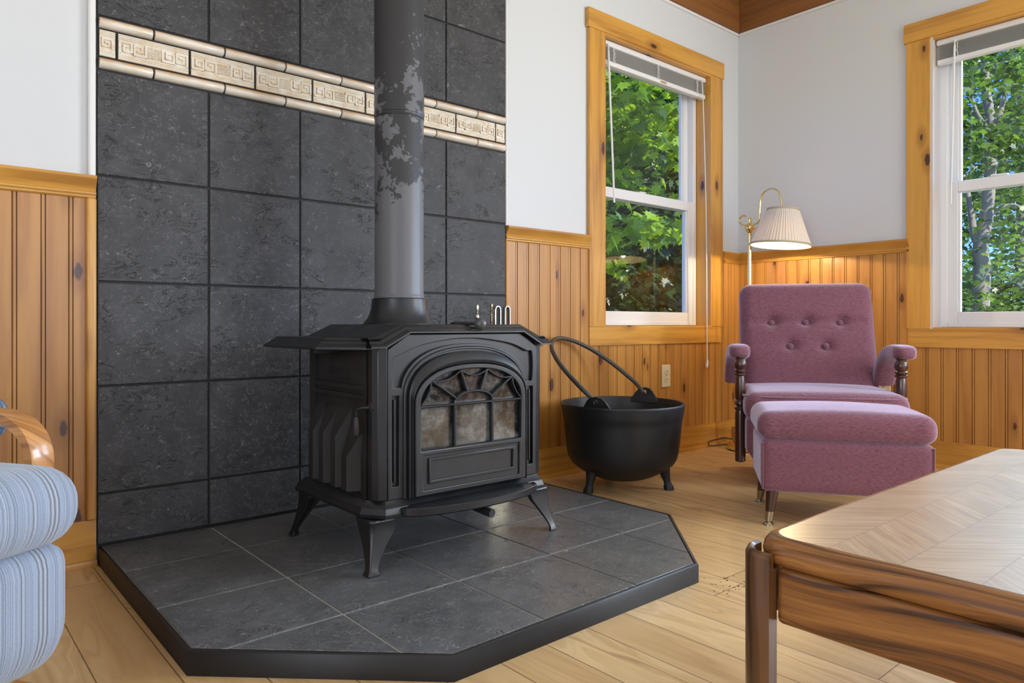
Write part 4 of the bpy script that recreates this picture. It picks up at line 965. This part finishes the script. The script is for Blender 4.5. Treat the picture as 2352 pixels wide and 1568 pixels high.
arm = [(412, 550), (395, 535), (365, 536), (335, 560), (322, 592), (335, 630), (372, 652), (450, 650), (525, 640), (570, 615), (586, 575), (590, 520), (594, 430), (600, 345), (618, 275), (662, 215), (720, 188), (770, 190), (815, 220), (842, 275), (854, 335), (862, 395)]
obj('curved_arm', MB().tube(smoothpath([lp(*p) for p in arm], 5), .0052, 10), M['brass'], fl_)
SHC = Vector(lp(872, 660)); top_c = Vector(lp(864, 438)) + Vector((RT[0], RT[1], 0))*.008
tl5 = Matrix.Rotation(R(4.5), 3, Vector((FW[0], FW[1], 0)))
def shxf(q): return q.xf(lambda p: tl5 @ Vector(p) + Vector((top_c.x, top_c.y, 0)) + Vector((0, 0, top_c.z)))
rt_, rb_, hh = .079, .151, .194
pleat = lambda amp, N_: (lambda r_, a, z: r_*(1 + amp*abs(math.sin(a*N_/2))))
sh = obj('lamp_shade', shxf(MB().loft([[(r0*(1+.012*math.sin(a*58)+.004*math.sin(a*23+1))*math.cos(a), r0*(1+.012*math.sin(a*58)+.004*math.sin(a*23+1))*math.sin(a), z) for a in [2*math.pi*k/464 for k in range(464)]] for r0, z in ((rt_, -.010), (rt_+(rb_-rt_)*.33, -.072), (rt_+(rb_-rt_)*.66, -.135), (rb_, -hh))], True, False)), M['shade'], fl_, smooth=80)
obj('shade_lining', shxf(MB().loft([[(r0*math.cos(a), r0*math.sin(a), z) for a in [2*math.pi*k/96 for k in range(96)]] for r0, z in ((rt_-.004, -.010), (rb_-.004, -hh+.001))], True, False)), M['shade'], sh, smooth=80)
def ringt(r0, z, w, h): return MB().lathe([(r0-w, z-h), (r0+w, z-h), (r0+w*.7, z+h), (r0-w, z+h), (r0-w, z-h)], (0, 0, 0), 72, caps=False)
obj('top_trim', shxf(ringt(rt_+.0008, -.008, .0028, .0045)), M['shade_trim'], sh, smooth=40); obj('bottom_trim', shxf(ringt(rb_+.0015, -hh+.002, .0030, .0050)), M['shade_trim'], sh, smooth=40)
sp_ = MB()
for k in range(3):
    a = 2*math.pi*k/3+.4; sp_.tube([(0, 0, -.012), (rt_*math.cos(a), rt_*math.sin(a), -.009)], .0016, 6)
obj('spider_fitter', shxf(sp_), M['brass'], sh)
obj('socket', shxf(MB().lathe([(0, .012), (.006, .012), (.0075, .004), (.0105, -.004), (.012, -.014), (.012, -.055), (.015, -.057), (.015, -.075), (0, -.076)], (0, 0, 0), 20)), M['brass'], fl_)
obj('bulb', shxf(MB().lathe([(0, -.074), (.012, -.076), (.014, -.092), (.024, -.112), (.029, -.130), (.024, -.150), (.012, -.160), (0, -.162)], (0, 0, 0), 20)), M['bulb'], fl_, smooth=80)
bp_ = tl5 @ Vector((0, 0, -.172)) + top_c
lamp('lamp_light', 'POINT', 8.5, (1, .77, .42), bp_, shadow_soft_size=.008)
cordp = [wp(px, py, y) for px, py, y in ((1700, 1018, 2.26), (1672, 1013, 2.272), (1648, 1008, 2.278), (1638, 1004.5, 2.282), (1645, 1002, 2.285), (1675, 1004, 2.285), (1700, 1005, 2.285), (1725, 1007, 2.285))]
cordp = [(x, y, max(z, .008)) for x, y, z in cordp]
obj('power_cord', MB().tube(smoothpath([(LX+.02, LY+.115, .010)] + [(3.52, 2.262, .009), (3.47, 2.268, .010), (3.42, 2.275, .012), (3.395, 2.281, .022), (3.42, 2.287, .036), (3.50, 2.287, .040), (3.58, 2.285, .038), (3.68, 2.22, .008), (3.70, 1.9, .006), (3.735, 1.60, .02), (3.755, 1.52, .25), (3.748, 1.505, .355)], 6), .0032, 8), M['slot'], fl_)

# ------------------------------------------------------------------ outlets
def outlet(P, label, plug=False):
    t = thing('wall_outlet', label, 'outlet', P(0, 0, 0))
    pl = obj('cover_plate', MB().box(-.0355, .0355, -.006, .0, -.0585, .0585).xf(lambda p: P(*p)), M['ivory'], t, bevel=.003)
    for s_ in (-1, 1):
        ol = [(.0165*math.copysign(abs(math.cos(2*math.pi*k/24))**.7, math.cos(2*math.pi*k/24)), s_*.0205+.0145*math.copysign(abs(math.sin(2*math.pi*k/24))**.8, math.sin(2*math.pi*k/24))) for k in range(24)]
        r_ = obj('receptacle', MB().loft([[(a, -.006, z) for a, z in ol], [(a, -.0085, z) for a, z in ol]]).xf(lambda p: P(*p)), M['ivory'], t, bevel=.0008)
        sl = MB()
        for dx in (-.0065, .0065): sl.box(dx-.0012, dx+.0012, -.0089, -.0080, s_*.0205-.001, s_*.0205+.009)
        sl.lathe([(0, -.0089), (.0025, -.0089), (.0025, -.0080), (0, -.0080)], (0, 0, s_*.0205-.0085), 12, axis='y')
        obj('slots', sl.xf(lambda p: P(*p)), M['slot'], r_)
    obj('screw', MB().lathe([(0, -.0072), (.003, -.0068), (.0032, -.006), (0, -.006)], (0, 0, 0), 12, axis='y').xf(lambda p: P(*p)), M['dark_brass'], t)
    if plug: obj('plug', MB().box(-.012, .012, -.030, -.0085, -.033, -.008).xf(lambda p: P(*p)), M['slot'], t, bevel=.004)
outlet(lambda u, d, z: (3.060+u, YW-.012+d, .416+z), 'ivory duplex outlet on the pine wainscot below the window above the cauldron')
outlet(lambda u, d, z: (XR-.012+d, 1.500-u, .372+z), 'ivory outlet half hidden by the arm of the recliner')

# ------------------------------------------------------------------ coffee table
X0, X1, Y0, Y1, ZT = .878, 1.96, -.10, .527, .400
ct_ = thing('coffee_table', 'oak coffee table with parquet top and rounded corner legs', 'coffee table', ((X0+X1)/2, (Y0+Y1)/2, 0))
def rrect(x0, x1, y0, y1, r, n=8):
    out = []
    for cx, cy, a0 in ((x1-r, y1-r, 0), (x0+r, y1-r, 90), (x0+r, y0+r, 180), (x1-r, y0+r, 270)):
        for k in range(n+1):
            a = R(a0+90*k/n); out.append((cx+r*math.cos(a), cy+r*math.sin(a)))
    return out
ro = lambda d, z, r=.055: [(x, y, z) for x, y in rrect(X0+d, X1-d, Y0+d, Y1-d, max(.012, r-d))]
edge_prof = [(.012, .363), (.003, .366), (0, .372), (-.001, .380), (.001, .388), (.006, .395), (.013, .399), (.020, .400)]
tt = obj('top_edge', MB().loft([ro(d, z) for d, z in edge_prof] + [ro(.0225, .400)]), M['oak_y'], ct_, smooth=60)
obj('parquet_panel', MB().loft([ro(.020, .395), ro(.020, .4003)]), M['parquet'], tt, smooth=20)
al_ = .018
for nm, bx, m in (('apron_left', (X0+.004, X0+.026, Y0+.0385, Y1-.0385), 'oak_y'), ('apron_back', (X0+.0385, X1-.0385, Y1-.026, Y1-.004), 'oak_x'), ('apron_right', (X1-.026, X1-.004, Y0+.0385, Y1-.0385), 'oak_y'), ('apron_front', (X0+.0385, X1-.0385, Y0+.004, Y0+.026), 'oak_x')):
    obj('apron', MB().box(bx[0], bx[1], bx[2], bx[3], .288, .3625), M[m], ct_, bevel=.008, seg=3)
for sx in (0, 1):
    for sy in (0, 1):
        # quarter-round shell leg that hugs the corner of the top
        po, al_, th, rr = .0135, .052, .020, .040; dx, dy = (1 if sx == 0 else -1), (-1 if sy else 1)
        kx, ky = (X0-po if sx == 0 else X1+po), (Y1+po if sy else Y0-po)
        def shell(off, r_):
            c = [(al_, off)] + [(off+r_-r_*math.sin(t), off+r_-r_*math.cos(t)) for t in [math.pi/2*k/10 for k in range(11)]] + [(off, al_)]
            return [(kx+dx*a, ky+dy*b_) for a, b_ in c]
        ou, inn, mid_ = shell(0, rr), shell(th, rr-th+.004), shell(.0115, rr-.0115)
        sec = []
        for o2, m2, i2 in zip(ou, mid_, inn):
            e2 = ((o2[0]*.75+m2[0]*.25), (o2[1]*.75+m2[1]*.25))
            sec.append([(o2[0], o2[1], 0), (o2[0], o2[1], .374), (e2[0], e2[1], .3805), (o2[0]*.4+m2[0]*.6, o2[1]*.4+m2[1]*.6, .3825), (m2[0], m2[1], .380), (m2[0], m2[1], .3615), (i2[0], i2[1], .3615), (i2[0], i2[1], 0)])
        obj('leg', MB().loft(sec), M['oak_z'], ct_, smooth=50)

# ------------------------------------------------------------------ bentwood armchair with blue striped cushions
ac = thing('bentwood_armchair', 'bentwood armchair with light blue striped seat cushion beside the hearth', 'armchair', (.0, 1.227, 0), R(32.8))
A = lambda nm, q, m, par=ac, **k: obj(nm, q, m, par, world=False, **k)
def roll(p):
    x, y, z = p
    return (x, y, z + (.010*(1-(x/.3)**2) if z > 0 else 0))
A('seat_cushion', MB().rbox((0, .26, .387), (.284, .275, .064), .060, 34, roll), M['stripe'], smooth=70)
def panel(p):
    x, y, z = p; f = max(0, (-z-.02)/.09)
    return (x*(1-.035*f), y + (.05*f*f if y < 0 else 0), z)
A('seat_base', MB().rbox((0, .265, .215), (.268, .255, .112), .035, 30, panel), M['stripe'], smooth=70)
def bl(s_):
    pts = [(s_*.315, .40, .02), (s_*.315, .34, .12), (s_*.315, .255, .25), (s_*.315, .175, .36), (s_*.315, .146, .425), (s_*.315, .154, .475), (s_*.315, .190, .508), (s_*.315, .25, .520), (s_*.315, .36, .512), (s_*.315, .50, .495), (s_*.315, .575, .48)]
    return MB().sweep(smoothpath(pts, 7), [(-.022, -.009), (-.018, -.0105), (.018, -.0105), (.022, -.009), (.022, .009), (.018, .0105), (-.018, .0105), (-.022, .009)], (1, 0, 0))
for s_ in (-1, 1):
    A('bentwood_arm', bl(s_), M['bent'], smooth=40)
    A('runner', MB().sweep(smoothpath([(s_*.315, .05, .012), (s_*.315, .35, .012), (s_*.315, .60, .012)], 5), [(-.029, -.011), (.029, -.011), (.029, .011), (-.029, .011)], (1, 0, 0)), M['bent'], bevel=.003)
    A('rear_leg', MB().sweep(smoothpath([(s_*.315, .57, .02), (s_*.315, .575, .25), (s_*.315, .565, .47)], 5), [(-.024, -.012), (.024, -.012), (.024, .012), (-.024, .012)], (1, 0, 0)), M['bent'], bevel=.003)
A('cross_rail', MB().box(-.30, .30, .16, .20, .085, .115), M['bent'], bevel=.004); A('cross_rail', MB().box(-.30, .30, .55, .59, .085, .115), M['bent'], bevel=.004)
def bk2(p):
    x, y, z = p; t = R(20); zz = z+.30; return (x, y*math.cos(t)+zz*math.sin(t), -y*math.sin(t)+zz*math.cos(t))
A('back_cushion', MB().rbox((0, .52, .40), (.27, .07, .30), .06, 26, bk2), M['stripe'], smooth=70)
for sx in (-1, 1): A('front_foot', MB().tube([(sx*.16, .10, .0), (sx*.16, .10, .115)], .020, 14), M['bent'])

# blue stool beyond the armchair, only a corner of its cushion shows
fs = thing('footstool', 'dark blue woven footstool cushion half hidden behind the bentwood armrest', 'footstool', (.045, 2.165, 0), R(0))
Fs = lambda nm, q, m, **k: obj(nm, q, m, fs, world=False, **k)
Fs('cushion', MB().rbox((0, 0, .465), (.150, .135, .052), .046, 26), M['denim'], smooth=70)
Fs('frame', MB().box(-.12, .12, -.10, .10, .36, .414), M['bent'], bevel=.006)
for sx in (-1, 1):
    for sy in (-1, 1): Fs('leg', MB().tube([(sx*.10, sy*.085, .365), (sx*.11, sy*.095, 0)], lambda t: .018-.006*t, 12), M['bent'])

# ------------------------------------------------------------------ outdoors
gd = struct(obj('ground', MB().box(-25, 60, -40, 70, -1.5, -1.4), M['ground'], smooth=0))
LEAF = [(0, 0), (.10, .12), (.34, .02), (.27, .22), (.50, .38), (.30, .46), (.33, .66), (.14, .60), (0, 1.0), (-.14, .60), (-.33, .66), (-.30, .46), (-.50, .38), (-.27, .22), (-.34, .02), (-.10, .12)]
def foliage(name, mats, parent, sprays, size, seed, droop=.5, simple=False):
    """sprays: (centre, radius, thickness, count); leaves lie mostly flat in each layered spray"""
    rng = np.random.default_rng(seed); out = np.array(LEAF if not simple else [(0, 0), (.36, .3), (.22, .66), (0, 1), (-.22, .66), (-.36, .3)]); nl = len(out)
    V = []; mi = []
    for (c, r_, th, n) in sprays:
        a = rng.uniform(0, 2*np.pi, n); rr = r_*np.sqrt(rng.uniform(0, 1, n))
        pos = np.stack([c[0]+rr*np.cos(a), c[1]+rr*np.sin(a), c[2]+rng.normal(0, th, n)-.25*(rr/r_)**2*r_*droop], 1)
        yaw = rng.uniform(0, 2*np.pi, n); pit = rng.normal(-.35*droop*2, .35, n); rol = rng.normal(0, .45, n); sz = size*rng.uniform(.65, 1.25, n)
        for i in range(n):
            q = out*sz[i]; x, y = q[:, 0], q[:, 1]; z = -np.abs(x)*.25 - y*y/sz[i]*.18
            cr, sr = math.cos(rol[i]), math.sin(rol[i]); x, z = x*cr+z*sr, -x*sr+z*cr
            cp, sp2 = math.cos(pit[i]), math.sin(pit[i]); y, z = y*cp-z*sp2, y*sp2+z*cp
            cy_, sy_ = math.cos(yaw[i]), math.sin(yaw[i]); V.append(np.stack([x*cy_-y*sy_+pos[i, 0], x*sy_+y*cy_+pos[i, 1], z+pos[i, 2]], 1))
        mi.append(rng.choice(len(mats), n, p=[.6, .4] if len(mats) == 2 else None))
    V = np.concatenate(V); mi = np.concatenate(mi); N_ = len(mi)
    me = bpy.data.meshes.new(name); me.vertices.add(N_*nl); me.vertices.foreach_set('co', V.astype(np.float32).ravel())
    me.loops.add(N_*nl); me.loops.foreach_set('vertex_index', np.arange(N_*nl, dtype=np.int32)); me.polygons.add(N_)
    me.polygons.foreach_set('loop_start', np.arange(0, N_*nl, nl, dtype=np.int32)); me.polygons.foreach_set('material_index', mi.astype(np.int32)); me.update(); me.validate()
    return link_mesh(name, me, mats, parent, smooth=0)
def on(px, py, d):
    u = (px-1176)/1631; return Vector((d*(FW[0]+RT[0]*u), d*(FW[1]+RT[1]*u), .685+(746-py)/1631*d))
def trunk(par, pts, r0, r1, m, branches=()):
    q = MB().tube(smoothpath(pts, 6), lambda t: r0+(r1-r0)*t, 12)
    obj('trunk', q, m, par, smooth=60)
    for bpts, b0, b1 in branches: obj('branch', MB().tube(smoothpath(bpts, 6), lambda t: b0+(b1-b0)*t, 8), m, par, smooth=60)
rg_ = random.Random(5)
# maple close outside the window beside the tile panel
def tree(name, label, base_px, d, sprays, size, mats, seed, r0=.12, tops=None, bark=M['bark'], branches=(), simple=False, cat='tree', lean=0):
    b0 = on(base_px, 746, d); t = thing(name, label, cat, (b0.x, b0.y, -1.4))
    top = tops if tops else [(b0.x, b0.y, -1.42), (b0.x+.05, b0.y+.05, .5), (b0.x+lean, b0.y, 2.5), (b0.x+lean*1.5, b0.y+.1, 5.0)]
    trunk(t, top, r0, r0*.35, bark, branches); foliage('foliage', mats, t, sprays, size, seed, simple=simple); return t
def spr(lst, d0, d1, rad, th, n, seed, dens=1.0):
    r_ = random.Random(seed); o = []
    for (px, py, k) in lst:
        for _ in range(k):
            d = r_.uniform(d0, d1); c = on(px+r_.uniform(-30, 30), py+r_.uniform(-28, 28), d); o.append((tuple(c), rad*r_.uniform(.7, 1.25), th, int(n*r_.uniform(.7, 1.2)*dens)))
    return o
up1 = [(1400, 60, 3), (1480, 60, 3), (1560, 80, 3), (1400, 190, 3), (1440, 230, 3), (1500, 230, 3), (1550, 270, 3), (1405, 300, 3), (1460, 320, 2), (1520, 330, 2), (1560, 380, 1), (1330, 200, 3), (1340, 380, 2), (1640, 250, 3), (1700, 330, 2), (1410, 400, 2), (1470, 410, 1), (1395, 520, 1), (1450, 500, 2), (1530, 505, 2), (1395, 620, 1), (1330, 560, 2)]
tree('maple_tree', 'bright green maple with leafy boughs hanging close outside the window beside the tile panel', 1330, 6.4, spr(up1, 4.9, 6.0, .34, .05, 46, 3), .112, [M['leaf'], M['leaf_mid']], 11)
mid1 = [(px, py, 4) for px in (1330, 1400, 1470, 1540, 1610, 1680) for py in (60, 180, 300, 420, 520, 600)] + [(px, 680, 2) for px in (1400, 1480, 1560)]
tree('shade_toned_maple_tree', 'deep green maple with shade-coloured leaves filling the view behind the bright boughs', 1570, 9.3, spr(mid1, 7.2, 9.0, .62, .12, 46, 8), .13, [M['leaf_shade_tone'], M['leaf_shade_tone']], 12, r0=.13, bark=M['bark'])  # canopy shade here comes from the leaf colour
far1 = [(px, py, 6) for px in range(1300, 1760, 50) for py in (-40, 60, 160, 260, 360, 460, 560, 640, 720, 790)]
tree('dark_thicket_tree', 'dark dense tree closing the forest view through the window beside the tile panel', 1480, 13.2, spr(far1, 11.0, 14.5, .95, .25, 70, 9), .21, [M['leaf_shade_tone'], M['leaf_shade_tone']], 13, r0=.2, simple=True)
# the stand seen through the window behind the recliner
def seg(px, py, d): p = on(px, py, d); return tuple(p)
tr = [seg(2250, 1050, 8.0), seg(2251, 720, 8.0), seg(2256, 620, 8.0), seg(2252, 570, 8.0), seg(2265, 500, 8.0), seg(2272, 430, 8.0), seg(2278, 300, 8.1), seg(2262, 180, 8.2), seg(2270, 20, 8.3)]
brs = [([seg(2250, 565, 8.0), seg(2238, 540, 8.02), seg(2232, 500, 8.05), seg(2222, 440, 8.1), seg(2212, 400, 8.2)], .05, .02), ([seg(2276, 330, 8.1), seg(2300, 250, 8.1), seg(2312, 200, 8.1)], .04, .015), ([seg(2277, 310, 8.1), seg(2245, 265, 8.0), seg(2232, 220, 8.0)], .04, .012), ([seg(2262, 500, 8.0), seg(2320, 470, 7.9), seg(2360, 485, 7.8)], .022, .01)]
w2a = [(2220, 140, 2), (2260, 200, 3), (2310, 170, 3), (2350, 230, 3), (2230, 290, 3), (2290, 300, 3), (2340, 340, 3), (2230, 380, 3), (2290, 395, 3), (2350, 410, 2), (2180, 330, 3), (2420, 300, 5), (2420, 160, 4), (2300, 90, 3), (2220, 60, 3), (2400, 440, 3), (2340, 480, 2), (2225, 640, 3), (2280, 590, 2), (2330, 560, 2), (2300, 660, 2), (2220, 700, 2)]
tree('forked_tree', 'pale-barked forked tree seen through the window behind the recliner', 2250, 8.0, spr(w2a, 7.0, 8.8, .42, .07, 62, 21), .088, [M['leaf_mid'], M['leaf_shade_tone']], 14, r0=.105, tops=tr, bark=M['birch'], branches=brs)
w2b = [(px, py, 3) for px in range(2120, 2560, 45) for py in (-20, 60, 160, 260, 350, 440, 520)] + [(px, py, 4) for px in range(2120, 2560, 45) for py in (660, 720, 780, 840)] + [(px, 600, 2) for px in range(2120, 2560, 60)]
tree('background_tree', 'darker leafy tree behind the pale forked trunk', 2350, 13.0, spr(w2b, 11.0, 14.5, .62, .12, 62, 22), .125, [M['leaf_shade_tone'], M['leaf_mid']], 15, r0=.12, bark=M['birch'], simple=True,
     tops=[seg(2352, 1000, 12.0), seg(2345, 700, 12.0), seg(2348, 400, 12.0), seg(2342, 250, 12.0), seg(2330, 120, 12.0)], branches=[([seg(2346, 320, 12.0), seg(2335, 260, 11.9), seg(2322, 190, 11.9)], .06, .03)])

# ------------------------------------------------------------------ crumbs of bark and ash swept off the hearth
rd = random.Random(4); q = MB()
for px, py, n_, z_ in ((1688, 1345, 26, .0002), (1655, 1330, 12, .0002), (1720, 1362, 8, .0002)):
    for _ in range(n_):
        u = (px+rd.gauss(0, 26)-1176)/1631; vv = (746-py-rd.gauss(0, 9))/1631; t_ = (z_-.685)/vv; x, y = (FW[0]+RT[0]*u)*t_, (FW[1]+RT[1]*u)*t_
        l_, w_, a_ = rd.uniform(.001, .0032), rd.uniform(.0004, .0010), rd.uniform(0, 6.3); c_, s_ = math.cos(a_), math.sin(a_)
        q.loft([[(x+c_*a-s_*b_, y+s_*a+c_*b_, z) for a, b_ in ((-l_, -w_), (l_, -w_*.6), (l_*.8, w_), (-l_*.7, w_*.8))] for z in (z_, z_+w_)])
cr = obj('bark_crumbs', q, M['slot'], smooth=0); tag(cr, 'scattered dark crumbs of bark and ash on the plank floor beside the hearth', 'crumbs'); cr['kind'] = 'stuff'
